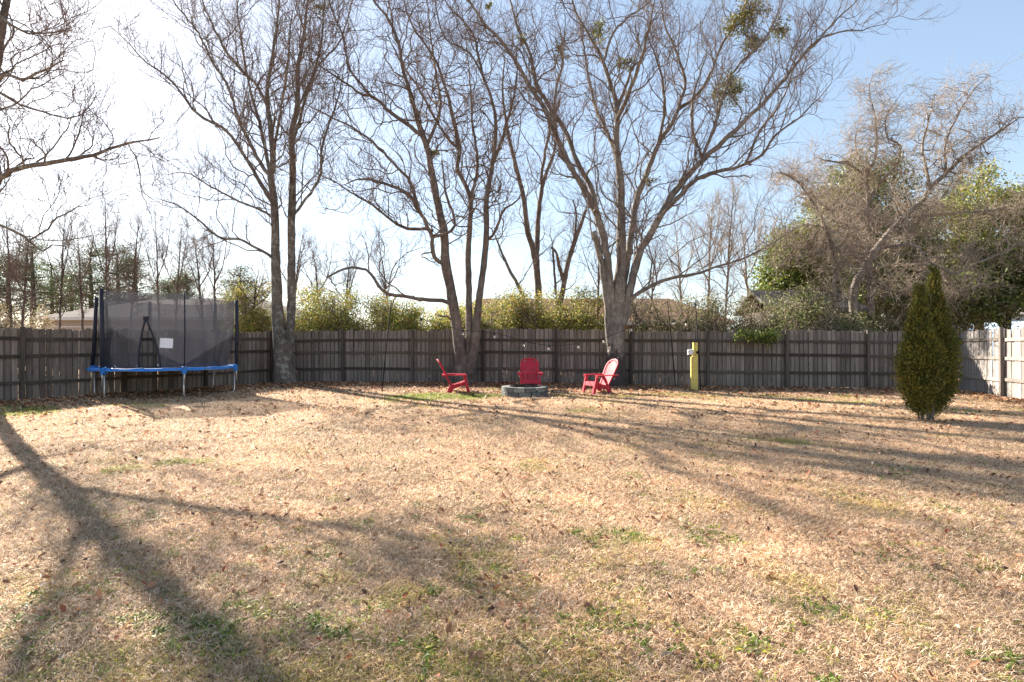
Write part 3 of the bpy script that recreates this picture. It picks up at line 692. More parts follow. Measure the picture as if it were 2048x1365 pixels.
tree('bare_tree', 'slim crooked bare tree standing over the shed roof', 'tree', b, [
    ('trunk', [tuple(b)] + L([(1667, 600), (1670, 540), (1666, 500), (1652, 455), (1638, 425), (1612, 385), (1590, 360), (1560, 345)], d - 1.9, d - 2.0), [.12, .11, .10, .09, .085, .075, .06, .045, .02], 1.2),
    ('limb', L([(1668, 505), (1690, 480), (1700, 440), (1690, 400)], d - 1.9, d - 1.3), [.06, .05, .04, .015], 1.2),
    ('limb', L([(1652, 455), (1610, 450), (1570, 470), (1530, 500)], d - 1.9, d - 1.5), [.05, .04, .03, .012], 1.3),
], M['bark_mid'], M['twig_pale'], 83, dens=3.8, n3=8, n4=5, tips=(.006, .0034, .002), angs=(30, 85), curl=.45, up=.03, l2=(.5, 1.8))

# small bare trees on the left beyond the fence and in the brush
for i, (px, py, dd, top, lean, lb) in enumerate([
        (214, 640, 27, 395, -4, 'thin bare sapling rising straight above the tan roof'),
        (405, 640, 26, 470, -18, 'slender bare sapling leaning left behind the net'),
        (432, 640, 27, 455, -8, 'slender pale sapling behind the right net post'),
        (45, 640, 24, 470, 14, 'reddish bare sapling behind the dark fence near the house corner'),
        (22, 640, 26, 430, -10, 'tall thin bare sapling beside the reddish one'),
        (505, 640, 23, 540, 12, 'short bushy bare sapling next to the twin trunk tree'),
        (690, 640, 24, 520, 10, 'fan shaped bare sapling in the brush between the two trees'),
        (1195, 640, 26, 440, 6, 'wispy bare sapling behind the largest trunk'),
        (1415, 640, 23, 400, 10, 'tall wispy bare sapling behind the yellow post'),
        (120, 640, 30, 430, 10, 'thin bare sapling above the corner of the tan roof'),
        (165, 640, 32, 450, -12, 'thin bare sapling between two distant pines'),
        (262, 640, 30, 440, 16, 'thin leaning bare sapling above the middle of the tan roof'),
        (318, 640, 31, 425, -8, 'forked bare sapling above the trampoline doorway'),
        (352, 640, 29, 450, 12, 'slight bare sapling above the thin net pole'),
        (585, 640, 28, 470, 20, 'faint bare sapling seen past the right trunk of the twin tree'),
        (780, 640, 27, 480, -24, 'faint bare sapling above the low looping limb'),
        (1365, 640, 25, 455, -14, 'wispy pale sapling between the two black poles'),
        (1450, 640, 22.5, 375, 18, 'tall twiggy sapling under the low limb of the largest tree'),
        (1300, 640, 26, 500, 12, 'short twiggy sapling against the brown roof'),
        (640, 640, 25, 500, -14, 'spreading bare sapling beside the twin trunk tree'),
        (1500, 640, 24, 430, -20, 'pale twiggy sapling left of the shed')]):
    b = G(px, dd); b.z -= .05
    pale = px > 1300
    tp = [(px, 640), (px + lean * .3, 640 - (640 - top) * .3), (px + lean * .5, 640 - (640 - top) * .6), (px + lean, top)]
    f1 = [(px + lean * .35, 640 - (640 - top) * .38), (px + 14, 640 - (640 - top) * .6), (px + 24, 640 - (640 - top) * .95)]
    f2 = [(px + lean * .3, 640 - (640 - top) * .3), (px - 16, 640 - (640 - top) * .5), (px - 36, 640 - (640 - top) * .8)]
    tree('bare_sapling', lb, 'sapling', b, [
        ('trunk', [tuple(b)] + L(tp, dd, dd), [.07, .065, .055, .04, .012], 1.2),
        ('limb', L(f1, dd, dd + .6), [.035, .028, .01], 1.2),
        ('limb', L(f2, dd, dd - .6), [.03, .024, .01], 1.2)],
        M['bark_pale'] if pale else M['bark_dark'], M['twig_pale'] if pale else M['twig'], 100 + i, dens=2.6, n3=6, n4=4, l2=(.5, 1.5), l3=(.3, .8))

# ------------------------------------------------------------------ leaf clouds
def leaves(rng, C, size, colors, w=.5, upb=.3):
    """one diamond leaf (two triangles) at every centre C"""
    n = len(C)
    a = rng.normal(size=(n, 3)); a[:, 2] += upb; a /= np.linalg.norm(a, axis=1, keepdims=True)
    r = rng.normal(size=(n, 3)); b = np.cross(a, r); b /= np.linalg.norm(b, axis=1, keepdims=True)
    nn = np.cross(a, b)
    s = (size * rng.uniform(.6, 1.35, n))[:, None]
    V = np.empty((n, 4, 3)); V[:, 0] = C; V[:, 1] = C + a * s * .5 + b * s * w * .5 + nn * s * .1; V[:, 2] = C + a * s; V[:, 3] = C + a * s * .5 - b * s * w * .5 + nn * s * .1
    pal = np.array([c for c, _ in colors]); pr = np.array([q for _, q in colors], float); pr /= pr.sum()
    col = pal[rng.choice(len(pal), n, p=pr)] * rng.uniform(.7, 1.3, (n, 1))
    return V.reshape(-1, 3), np.arange(n * 4).reshape(n, 4), np.repeat(col, 4, axis=0)

def cloud_points(rng, ell, nclump, per, spread):
    """clumps inside a union of ellipsoids [(cx,cy,cz,rx,ry,rz)]"""
    ell = np.array(ell); vol = ell[:, 3] * ell[:, 4] * ell[:, 5]; k = rng.choice(len(ell), nclump, p=vol / vol.sum())
    dirs = rng.normal(size=(nclump, 3)); dirs /= np.linalg.norm(dirs, axis=1, keepdims=True)
    rad = rng.uniform(.12, 1.0, nclump) ** .45
    cc = ell[k, :3] + dirs * rad[:, None] * ell[k, 3:]
    pts = cc[:, None] + rng.normal(size=(nclump, per, 3)) * spread * rng.uniform(.6, 1.3, (nclump, 1, 1))
    return pts.reshape(-1, 3), cc

YG = [((.42, .40, .08), 3), ((.28, .32, .07), 4), ((.48, .34, .10), 2.5), ((.13, .17, .045), 2), ((.42, .26, .10), 1.5), ((.6, .56, .34), 1.2)]
OL = [((.17, .18, .07), 4), ((.28, .26, .13), 3), ((.10, .13, .045), 2.5), ((.36, .30, .19), 2), ((.20, .27, .06), 1)]
DG = [((.06, .09, .03), 3), ((.11, .15, .04), 4), ((.19, .22, .055), 3), ((.28, .26, .10), 1.5)]
BG = [((.20, .27, .04), 4), ((.30, .36, .06), 3), ((.12, .17, .035), 2.5), ((.40, .38, .08), 1.5)]
TN = [((.38, .30, .20), 3), ((.30, .22, .14), 3), ((.20, .16, .10), 2), ((.16, .18, .06), 2), ((.45, .38, .26), 1)]

def shrub(name, label, cat, ell, nclump, per, spread, size, cols, seed, stems=7, group=None, mat='leaf', stemm=None, tw=0):
    rng = np.random.default_rng(seed)
    ell = np.array(ell, float); bx, by = ell[:, 0].mean(), ell[:, 1].mean(); bz = float(ground_z(bx, by))
    root = thing(name, label, cat, (bx, by, bz), 0, group); bv = np.array([bx, by, bz])
    pts, cc = cloud_points(rng, ell, nclump, per, spread)
    pts = pts[pts[:, 2] > bz + .05]
    v, f, c = leaves(rng, pts, size, cols)
    obj('foliage', mesh_np('foliage', v - bv, f, c, False), M[mat], root, 'stuff')
    sp = []; sr = []
    for k in rng.choice(len(cc), stems, replace=False):
        tgt = cc[k]; b0 = np.array([bx + rng.normal() * .15, by + rng.normal() * .15, bz - .05]); mid = (b0 + tgt) / 2 + rng.normal(size=3) * .2; mid[2] += .1
        sp.append(spline([b0, mid, tgt], 10)); sr.append(np.linspace(.035, .01, 10))
    sp = np.array(sp); sr = np.array(sr)
    parts = [tubes(sp - bv, sr, 5)]
    obj('stems', mesh_np('stems', *join(parts)), stemm or M['bark_dark'], root)
    if tw:
        p2, r2 = grow(sp, sr, 8, rng, t0=.3, labs=(.5, 1.5), ang=(20, 75), K=7, curl=.4, up=.02, rf=.6, rtip=.004, rmax=.012)
        p3, r3 = grow(p2, r2, tw, rng, t0=.1, labs=(.3, .9), ang=(20, 80), K=5, curl=.4, up=0, rf=.7, rtip=.0025, rmax=.006)
        v, f = join([tubes(p2 - bv, r2, 4), tubes(p3 - bv, r3, 3)])
        obj('twigs', mesh_np('twigs', v, f), M['twig_pale'] if tw > 8 else M['twig'], root, 'stuff')
    return root

def airy(c, rx, rz, seed):
    rg = random.Random(seed); e = [(c[0], c[1], max(.8, c[2] - .9), rx, .8, .9)]
    for k in range(5):
        e.append((c[0] + rg.uniform(-.8, .8) * rx, c[1] + rg.uniform(-.5, .5), c[2] + rg.uniform(-.75, .65) * rz, rx * rg.uniform(.28, .5), .45, rz * rg.uniform(.25, .5)))
    return e

def ell(px, py, d, rx, rz, ry=None):
    c = P(px, py, d); return (*c, rx, ry or rx, rz)

# thicket of privet between the twin tree and the largest tree
rs = random.Random(5)
spots = [(482, 632, 22.2, .9, 1.0), (520, 615, 23.5, 1.0, 1.2), (615, 628, 22.0, 1.0, 1.0), (655, 622, 22.6, 1.1, 1.1), (705, 628, 21.6, 1.0, 1.0), (752, 630, 22.4, 1.1, .9), (800, 640, 21.5, 1.0, .8), (848, 650, 21.6, 1.0, .65), (895, 645, 21.9, .8, .7),
         (585, 640, 23.0, .9, .9), (635, 640, 21.2, .9, .8), (680, 640, 23.2, 1.0, 1.0), (775, 642, 23.0, 1.0, .8), (825, 648, 22.6, 1.0, .7), (925, 640, 22.4, .9, .8), (985, 640, 23.0, 1.0, .9), (962, 638, 21.4, .9, .7), (1010, 628, 22.0, 1.0, .95), (1058, 622, 21.8, 1.0, 1.0), (1108, 620, 21.9, 1.1, 1.05), (1160, 620, 22.2, 1.0, 1.05), (1188, 640, 21.3, .8, .7)]
for i, (px, py, dd, rx, rz) in enumerate(spots):
    c = P(px, py, dd)
    e = airy(c, rx, rz, i)
    lb = {0: 'yellow green shrub behind the fence at the trampoline net corner', 1: 'tall yellow green shrub behind the fence between trampoline and twin trunk tree', 2: 'yellow green shrub behind the fence, touching the twin trunk tree', 8: 'low yellow green shrub seen between the crooked trunks of the three trunk tree', len(spots) - 1: 'small yellow green shrub behind the fence, tucked behind the largest trunk'}.get(i)
    lb = lb or ('yellow green shrub behind the fence between the twin trunk and three trunk trees' if px < 880 else 'yellow green shrub in the thicket behind the fence and fire pit')
    shrub('privet_shrub', lb, 'shrub', e, 150, 50, .18, .08, YG, 200 + i, 9, 'yellow green shrubs behind the fence', tw=7)
# olive, twiggy tangle to the right
spots = [(1290, 640, 20.6, .8, .75), (1345, 632, 21.0, .9, .85), (1400, 625, 20.6, .9, .95), (1455, 632, 20.3, .9, .85), (1500, 640, 20.0, .8, .75), (1540, 630, 19.6, .8, .85), (1592, 612, 20.4, .9, 1.0), (1645, 618, 20.2, .9, .95), (1700, 630, 20.3, .9, .9), (1745, 635, 22.4, 1.0, 1.0), (1800, 620, 22.8, 1.1, 1.2), (1868, 605, 23.0, 1.2, 1.4), (1915, 590, 23.4, 1.2, 1.4)]
for i, (px, py, dd, rx, rz) in enumerate(spots):
    c = P(px, py, dd)
    e = airy(c, rx, rz, i)
    lb = 'pale tangled shrub behind the fence between the largest tree and the ivy' if px < 1480 else ('olive vine tangled shrub growing against the front of the grey shed' if px < 1720 else 'olive vine tangled shrub between the gnarled tree and the arborvitae')
    shrub('tangled_shrub', lb, 'shrub', e, 100, 40, .19, .08, OL if i > 4 else TN + OL, 240 + i, 12, 'vine tangled shrubs behind the fence', tw=12)
for i, (px, py, dd, rx, rz) in enumerate([(-20, 640, 27, 1.3, 1.1), (22, 646, 28, 1.2, .9), (60, 650, 26, 1.0, .8)]):
    c = P(px, py, dd)
    shrub('brush_shrub', 'pale brown brush behind the dark fence by the tan roofed house', 'shrub', airy(c, rx, rz, 60 + i), 110, 40, .22, .10, TN, 280 + i, 10, 'brush near the tan roofed house', tw=10)
# ivy spilling over the fence top near the shed
rng = np.random.default_rng(9)
iv = []
for k in range(60):
    t = rng.uniform(0, 1); px = 1475 + 85 * t; py = 668 + rng.normal() * 5 + (6 if .3 < t < .9 else 0); dd = 18.25 - (px - 1475) / F * 1.9
    iv.append(P(px, py, dd - .12 + rng.normal() * .07))
iv = np.array(iv); pts = (iv[:, None] + rng.normal(size=(60, 26, 3)) * .075).reshape(-1, 3)
v, f, c = leaves(rng, pts, .06, BG + DG, .8)
o = obj('ivy', mesh_np('ivy', v, f, c, False), M['leaf']); tag(o, 'green ivy spilling over the top of the grey fence', 'ivy')

# evergreen trees behind the gnarled tree
def evergreen(label, e, trunkpts, rad, seed, cols, nclump=420, per=60, size=.13, spread=.25, group=None):
    rng = np.random.default_rng(seed)
    b = Vector(trunkpts[0]); root = thing('evergreen_tree', label, 'tree', b, 0, group); bv = np.array(b)
    c, rr = limb_geo(trunkpts, rad, 16, rng)
    obj('trunk', limb_mesh('trunk', c - bv, rr, 10, rng), M['bark_dark'], root)
    pts, cc = cloud_points(rng, e, nclump, per, spread); pts = pts[pts[:, 2] > .2]
    v, f, col = leaves(rng, pts, size, cols)
    obj('crown', mesh_np('crown', v - bv, f, col, False), M['ever'], root, 'stuff')
    sp = []; 
    for k in rng.choice(len(cc), min(40, len(cc)), replace=False):
        j = int(np.clip((cc[k][2] * .7 - c[0][2]) / (c[-1][2] - c[0][2]) * 15, 2, 15)); a = c[j]
        sp.append(spline([a, (a + cc[k]) / 2 + np.array([0, 0, .15]), cc[k]], 8))
    v, f = tubes(np.array(sp) - bv, np.repeat(np.linspace(.05, .012, 8)[None], len(sp), 0), 5)
    obj('branches', mesh_np('branches', v, f), M['bark_dark'], root, 'stuff')
    return root

def trunk_to(px, pytop, d):
    g = G(px, d); t = P(px, pytop, d); return [(g.x, g.y, g.z - .05), (g.x + .1, d, (g.z + t[2]) * .5), t]
evergreen('bright green evergreen tree rising behind the shed roof', [ell(1600, 500, 24.5, 1.2, 1.0), ell(1570, 540, 24.3, 1.1, .9), ell(1640, 560, 24.5, 1.1, 1.0), ell(1545, 590, 24.6, .8, .7)], trunk_to(1610, 470, 24.5), [.16, .13, .05], 300, BG + DG, 420, 70)
evergreen('rounded dark evergreen tree behind the gnarled bare tree', [ell(1730, 385, 26, 2.0, 1.6), ell(1660, 420, 26, 1.2, 1.2), ell(1690, 470, 26, 1.9, 1.6), ell(1780, 480, 26.2, 1.9, 1.8), ell(1730, 560, 26, 2.2, 1.6)], trunk_to(1735, 360, 26), [.22, .18, .06], 301, DG + OL + BG + BG, 620, 62)
evergreen('tall golden topped evergreen tree behind the outer limbs of the gnarled tree', [ell(1950, 400, 27, 1.5, 1.5), ell(1900, 460, 26.6, 1.6, 1.5), ell(2010, 460, 27, 1.9, 1.7), ell(1945, 540, 26.6, 2.0, 1.5), ell(2060, 420, 27, 1.6, 1.4)], trunk_to(1955, 360, 27), [.22, .18, .06], 302, BG + OL + YG + YG, 620, 62)
evergreen('broad dark evergreen tree behind the sunlit fence', [ell(2010, 545, 22.5, 1.7, 1.2), ell(1935, 590, 22.0, 1.2, 1.0), ell(2075, 560, 22.5, 1.5, 1.2), ell(1980, 600, 22.2, 1.0, .7)], trunk_to(2010, 500, 22.5), [.18, .14, .05], 303, DG + OL + BG + TN, 560, 62)

evergreen('low olive evergreen filling the gap behind the arborvitae tips', [ell(1800, 560, 25, 1.5, 1.3), ell(1860, 590, 24.5, 1.5, 1.2), ell(1830, 500, 25.4, 1.2, 1.0), ell(1770, 610, 24.6, 1.3, 1.0)], trunk_to(1820, 520, 25), [.15, .12, .04], 304, OL + BG + DG, 420, 60)

# distant pines on the left
def pine(px, top, d, w, label, seed):
    rng = np.random.default_rng(seed); g = G(px, d); zt = P(px, top, d)[2]
    root = thing('pine_tree', label, 'tree', g, 0, 'distant pines beyond the tan roof'); bv = np.array(g)
    c, rr = limb_geo([(g.x, d, -.1), (g.x + .2, d, zt * .5), (g.x + .1, d, zt - .3)], [.28, .2, .06], 16, rng)
    obj('trunk', limb_mesh('trunk', c - bv, rr, 8, rng), M['bark_dark'], root)
    nb = 36; sp = []; cl = []
    for k in range(nb):
        t = rng.uniform(.45, 1.0); a = np.array([g.x + .1, d, zt * t]); an = rng.uniform(0, 6.28); ln = w * (1.15 - .75 * max(0, t - .6) / .4) * rng.uniform(.5, 1)
        e = a + np.array([math.cos(an) * ln, math.sin(an) * ln, .12 * ln + .2]); sp.append(spline([a, (a + e) / 2 - np.array([0, 0, .1]), e], 7)); cl += [e, a * .35 + e * .65, a * .2 + e * .8 + rng.normal(size=3) * .3]
    cl = np.array(cl); pts = (cl[:, None] + rng.normal(size=(len(cl), 70, 3)) * np.array([.5, .5, .28])).reshape(-1, 3)
    v, f, col = leaves(rng, pts, .26, [((.05, .08, .03), 3), ((.09, .12, .045), 3), ((.14, .15, .06), 1)], .16)
    obj('crown', mesh_np('crown', v - bv, f, col, False), M['ever'], root, 'stuff')
    v, f = tubes(np.array(sp) - bv, np.repeat(np.linspace(.07, .02, 7)[None], nb, 0), 5)
    obj('branches', mesh_np('branches', v, f), M['bark_dark'], root, 'stuff')
PL = 'distant green pine beyond the tan roofed house'
for i, (px, top, dd, w) in enumerate([(12, 520, 52, 2.4), (62, 492, 50, 2.6), (100, 520, 56, 2.2), (178, 497, 52, 2.2), (232, 503, 50, 2.4), (268, 515, 54, 2.0), (140, 548, 60, 2.4), (372, 548, 58, 2.2), (335, 565, 60, 2.0), (478, 540, 56, 2.4), (-40, 520, 52, 2.4)]):
    pine(px, top, dd, w, PL, 400 + i)

# mistletoe clumps in the big trees
def mistletoe(px, py, d, r, n, label, seed, cols):
    rng = np.random.default_rng(seed); c = np.array(P(px, py, d)); root = thing('mistletoe_clump', label, 'mistletoe', c, 0, 'mistletoe in the bare trees')
    nst = max(10, n // 40); dirs = rng.normal(size=(nst, 3)); dirs /= np.linalg.norm(dirs, axis=1, keepdims=True)
    sp = np.array([spline([(0, 0, 0), q * r * .5 + rng.normal(size=3) * .04 * r, q * r * rng.uniform(.7, 1.05)], 6) for q in dirs])
    v, f = tubes(sp, np.repeat(np.linspace(.012, .004, 6)[None], nst, 0), 4)
    obj('stems', mesh_np('stems', v, f), M['twig'], root)
    pts = (sp[:, 2:][:, :, None] + rng.normal(size=(nst, 4, max(3, n // nst // 4), 3)) * r * .13).reshape(-1, 3)
    v, f, col = leaves(rng, pts, .075, cols, .45)
    obj('leaves', mesh_np('leaves', v, f, col, False), M['mistle'], root, 'stuff')
MC = [((.28, .24, .06), 3), ((.38, .28, .08), 2), ((.15, .15, .04), 2.5), ((.20, .22, .05), 2)]
MG = [((.32, .33, .07), 3), ((.20, .23, .05), 3), ((.45, .38, .08), 1)]
for i, (px, py, dd, r, n, lb) in enumerate([
        (1500, 22, 18.0, .62, 1500, 'bronze mistletoe clump at the very top of the spreading tree'),
        (1472, 52, 18.1, .42, 700, 'bronze mistletoe clump hanging just under the topmost one'),
        (1502, 78, 18.0, .5, 900, 'dense olive mistletoe clump below the topmost bronze clump'),
        (1564, 58, 17.9, .4, 600, 'loose olive mistletoe clump farthest out beside the topmost bronze clump'),
        (1458, 186, 17.9, .6, 1500, 'large round mistletoe clump alone on a limb fork below the others'),
        (1252, 130, 17.8, .3, 320, 'small yellow green mistletoe clump on the broken centre limb'),
        (1200, 62, 17.7, .33, 320, 'sparse pale mistletoe clump beside the upright centre limb'),
        (1122, 108, 17.9, .36, 320, 'loose bronze mistletoe clump between the left limbs'),
        (1043, 78, 18.6, .24, 220, 'small bright mistletoe clump on the left upper limb'),
        (978, 14, 18.0, .18, 140, 'tiny mistletoe tuft near the top of the left limb'),
        (868, 305, 18.4, .22, 200, 'small green mistletoe clump on the three trunk tree'),
        (641, 16, 17.8, .3, 220, 'small mistletoe clump high between the twin and three trunk trees'),
        (1300, 362, 18.4, .28, 220, 'dark green mistletoe clump low on the inner right limb')]):
    mistletoe(px, py, dd, r, n, lb, 500 + i, MC if i in (0, 1, 7) else (MG if i in (5, 6, 8, 9) else DG + MC + MC))

# ------------------------------------------------------------------ arborvitae
ax_, ad = 7.72, 10.6
b = Vector((ax_, ad, float(ground_z(ax_, ad))))
root = thing('arborvitae', 'olive green twin spired arborvitae standing alone on the lawn', 'shrub', b)
rng = np.random.default_rng(77)
stem_defs = [((-.07, -.02), (-.16, .02, 1.9), .032), ((.03, .0), (.12, .05, 2.4), .045), ((.06, -.05), (.02, -.1, 1.4), .035), ((-.02, .06), (.1, .2, 1.5), .03), ((-.12, .0), (-.25, -.05, 1.0), .018)]
for (sx, sy), tp, r0 in stem_defs:
    mb = MB(); c = spline([(sx, sy, -.05), (sx * 1.3 + tp[0] * .1, sy + tp[1] * .1, .35), tp], 10)
    mb.tube([tuple(q) for q in c], list(np.linspace(r0, .012, 10)), 7); mb.build('trunk', M['bark2'], root, smooth_=True)
def spire(cx, cy, z0, z1, rmax, nclump, per, seed):
    rng = np.random.default_rng(seed)
    prof = lambda t: np.interp(t, [0, .06, .14, .24, .36, .50, .63, .75, .87, .95, 1.0], [.10, .34, .70, .96, 1.0, .82, .56, .33, .17, .08, .02])
    t = 1 - np.sqrt(rng.uniform(0, 1, nclump) ** 1.0 * .999); t = np.where(rng.uniform(size=nclump) < .35, rng.uniform(0, 1, nclump), t)
    an = rng.uniform(0, 2 * np.pi, nclump)
    lump = 1 + .09 * np.sin(3 * an + 6 * t * 3.1 + seed) + .08 * np.sin(5 * an - 13 * t) + .06 * np.sin(23 * t + 2 * an)
    rr = rmax * prof(t) * lump * rng.uniform(.35, 1.0, nclump) ** .35
    C0 = np.stack([cx + rr * np.cos(an), cy + rr * np.sin(an), z0 + (z1 - z0) * t], 1)
    out0 = np.stack([np.cos(an), np.sin(an), np.full(nclump, 1.1)], 1); out0 /= np.linalg.norm(out0, axis=1, keepdims=True)
    n = nclump * per
    sp = (.018 + .055 * (1 - t))[:, None, None]
    C = (C0[:, None] + rng.normal(size=(nclump, per, 3)) * sp + out0[:, None] * (rng.uniform(-.12, .05, (nclump, per, 1)))).reshape(-1, 3)
    a = (out0[:, None] + rng.normal(size=(nclump, per, 3)) * .38 + np.array([0, 0, .35])).reshape(-1, 3); a /= np.linalg.norm(a, axis=1, keepdims=True)
    bb = np.cross(a, rng.normal(size=(n, 3))); bb /= np.linalg.norm(bb, axis=1, keepdims=True)
    s = rng.uniform(.03, .075, n)[:, None]
    V = np.empty((n, 4, 3)); V[:, 0] = C; V[:, 1] = C + a * s * .6 + bb * s * .2; V[:, 2] = C + a * s; V[:, 3] = C + a * s * .6 - bb * s * .2
    pal = np.array([(.13, .14, .03), (.20, .19, .036), (.30, .23, .04), (.07, .085, .022), (.28, .17, .05)])
    w = rng.uniform(.65, 1.35, (nclump, 1))
    pc = pal[rng.choice(5, nclump, p=[.34, .27, .13, .2, .06])] * w
    col = np.repeat(pc, per, 0) * .6 + pal[rng.choice(5, n, p=[.34, .27, .13, .2, .06])] * .4
    col *= rng.uniform(.75, 1.25, (n, 1))
    return V.reshape(-1, 3), np.arange(n * 4).reshape(n, 4), np.repeat(col, 4, 0)
for cx, cy, z0, z1, rm, nc_, sd_ in ((-.23, -.14, .30, 2.52, .30, 720, 1), (.21, .10, .28, 2.86, .335, 840, 2)):
    v, f, col = spire(cx, cy, z0, z1, rm, nc_, 46, sd_)
    obj('spire', mesh_np('spire', v, f, col, False), M['thuja'], root, 'stuff')

# ------------------------------------------------------------------ trampoline
tx, ty, TR = -9.72, 16.0, 1.76
tb = Vector((tx, ty, 0))
root = thing('trampoline', 'blue rimmed trampoline with a tall dark safety net by the fence', 'trampoline', tb)
angs = [R(a) for a in (-108, -46, 14, 76, 136, 194)]
gz = lambda x, y: float(ground_z(tx + x, ty + y))
RIM = 0.80
cyc = lambda r, z, n=72: [(r * math.cos(2 * math.pi * k / n), r * math.sin(2 * math.pi * k / n), z) for k in range(n + 1)]
mb = MB(); mb.tube(cyc(TR, RIM - .03), .022, 8, False); mb.build('frame_ring', M['steel'], root, smooth_=True)
# jump mat and spring pad
mb = MB(); n = 60; vs = [(0, 0, RIM - .045)] + [((TR - .30) * math.cos(2 * math.pi * k / n), (TR - .30) * math.sin(2 * math.pi * k / n), RIM - .02) for k in range(n)]
mb.add(vs, [(0, 1 + k, 1 + (k + 1) % n) for k in range(n)]); mb.build('jump_mat', M['mat'], root)
rg = random.Random(3)
mb = MB(); n = 90; prof = [(-.34, -.005), (-.20, .022), (-.06, .03), (.015, .02), (.04, -.012), (.045, -.04)]
vs = []
for k in range(n):
    a = 2 * math.pi * k / n; w1 = .006 * math.sin(a * 17) + rg.uniform(-.005, .005); w2 = .007 * math.sin(a * 12 + 1) + rg.uniform(-.006, .006)
    for j, (dr_, dz) in enumerate(prof):
        vs.append(((TR + dr_) * math.cos(a), (TR + dr_) * math.sin(a), RIM + dz + (w1 if j < 4 else w2)))
q = len(prof); mb.add(vs, [(k * q + j, ((k + 1) % n) * q + j, ((k + 1) % n) * q + j + 1, k * q + j + 1) for k in range(n) for j in range(q - 1)])
mb.build('spring_pad', M['blue'], root, smooth_=True)
# three U legs, two uprights each
for i, j in ((1, 2), (3, 4), (5, 0)):
    p = [(TR * math.cos(angs[q]), TR * math.sin(angs[q])) for q in (i, j)]
    g0, g1 = gz(*p[0]), gz(*p[1])
    mb = MB()
    (x0, y0), (x1, y1) = p
    def lp(t): return (x0 + (x1 - x0) * t, y0 + (y1 - y0) * t)
    mb.tube([(x0, y0, RIM - .05), (x0, y0, g0 + .14), (*lp(.02), g0 + .06), (*lp(.06), g0 + .03), (*lp(.5), (g0 + g1) / 2 + .025), (*lp(.94), g1 + .03), (*lp(.98), g1 + .06), (x1, y1, g1 + .14), (x1, y1, RIM - .05)], .021, 8)
    mb.build('leg', M['steel'], root, smooth_=True)
NTOP = {0: 2.86, 1: 2.82, 2: 2.74, 3: 2.74, 4: 2.76, 5: 2.76}
pole_pts = []
for k, a in enumerate(angs):
    r = TR + .055; lean = {5: .03, 4: -.05}.get(k, 0.0)
    x, y = r * math.cos(a), r * math.sin(a); xt, yt = x + (.12 if k == 5 else (-.02 if k == 0 else 0)), y + (.05 if k == 4 else 0)
    top = NTOP[k] - .03
    pole_pts.append(((x, y), (xt, yt), top))
    mb = MB(); mb.tube([(x, y, .38), (x, y, RIM + .05)], .018, 8); po = mb.build('net_pole', M['steel'], root, smooth_=True)
    fr = .018 if k == 1 else .05
    mb = MB(); mb.tube([(x, y, RIM + .04), ((x + xt) / 2 + .01, (y + yt) / 2, (RIM + top) / 2), (xt, yt, top)], [fr * .9, fr, fr * .95], 10); mb.build('foam_sleeve', M['foam'], po, smooth_=True)
    mb = MB(); mb.box(-.05, .05, -.055, .055, RIM - .13, RIM + .06, Matrix.Translation((x * .985, y * .985, 0)) @ Matrix.Rotation(a + math.pi / 2, 4, 'Z')); mb.build('pad_strap', M['blue'], po, bevel=.015)
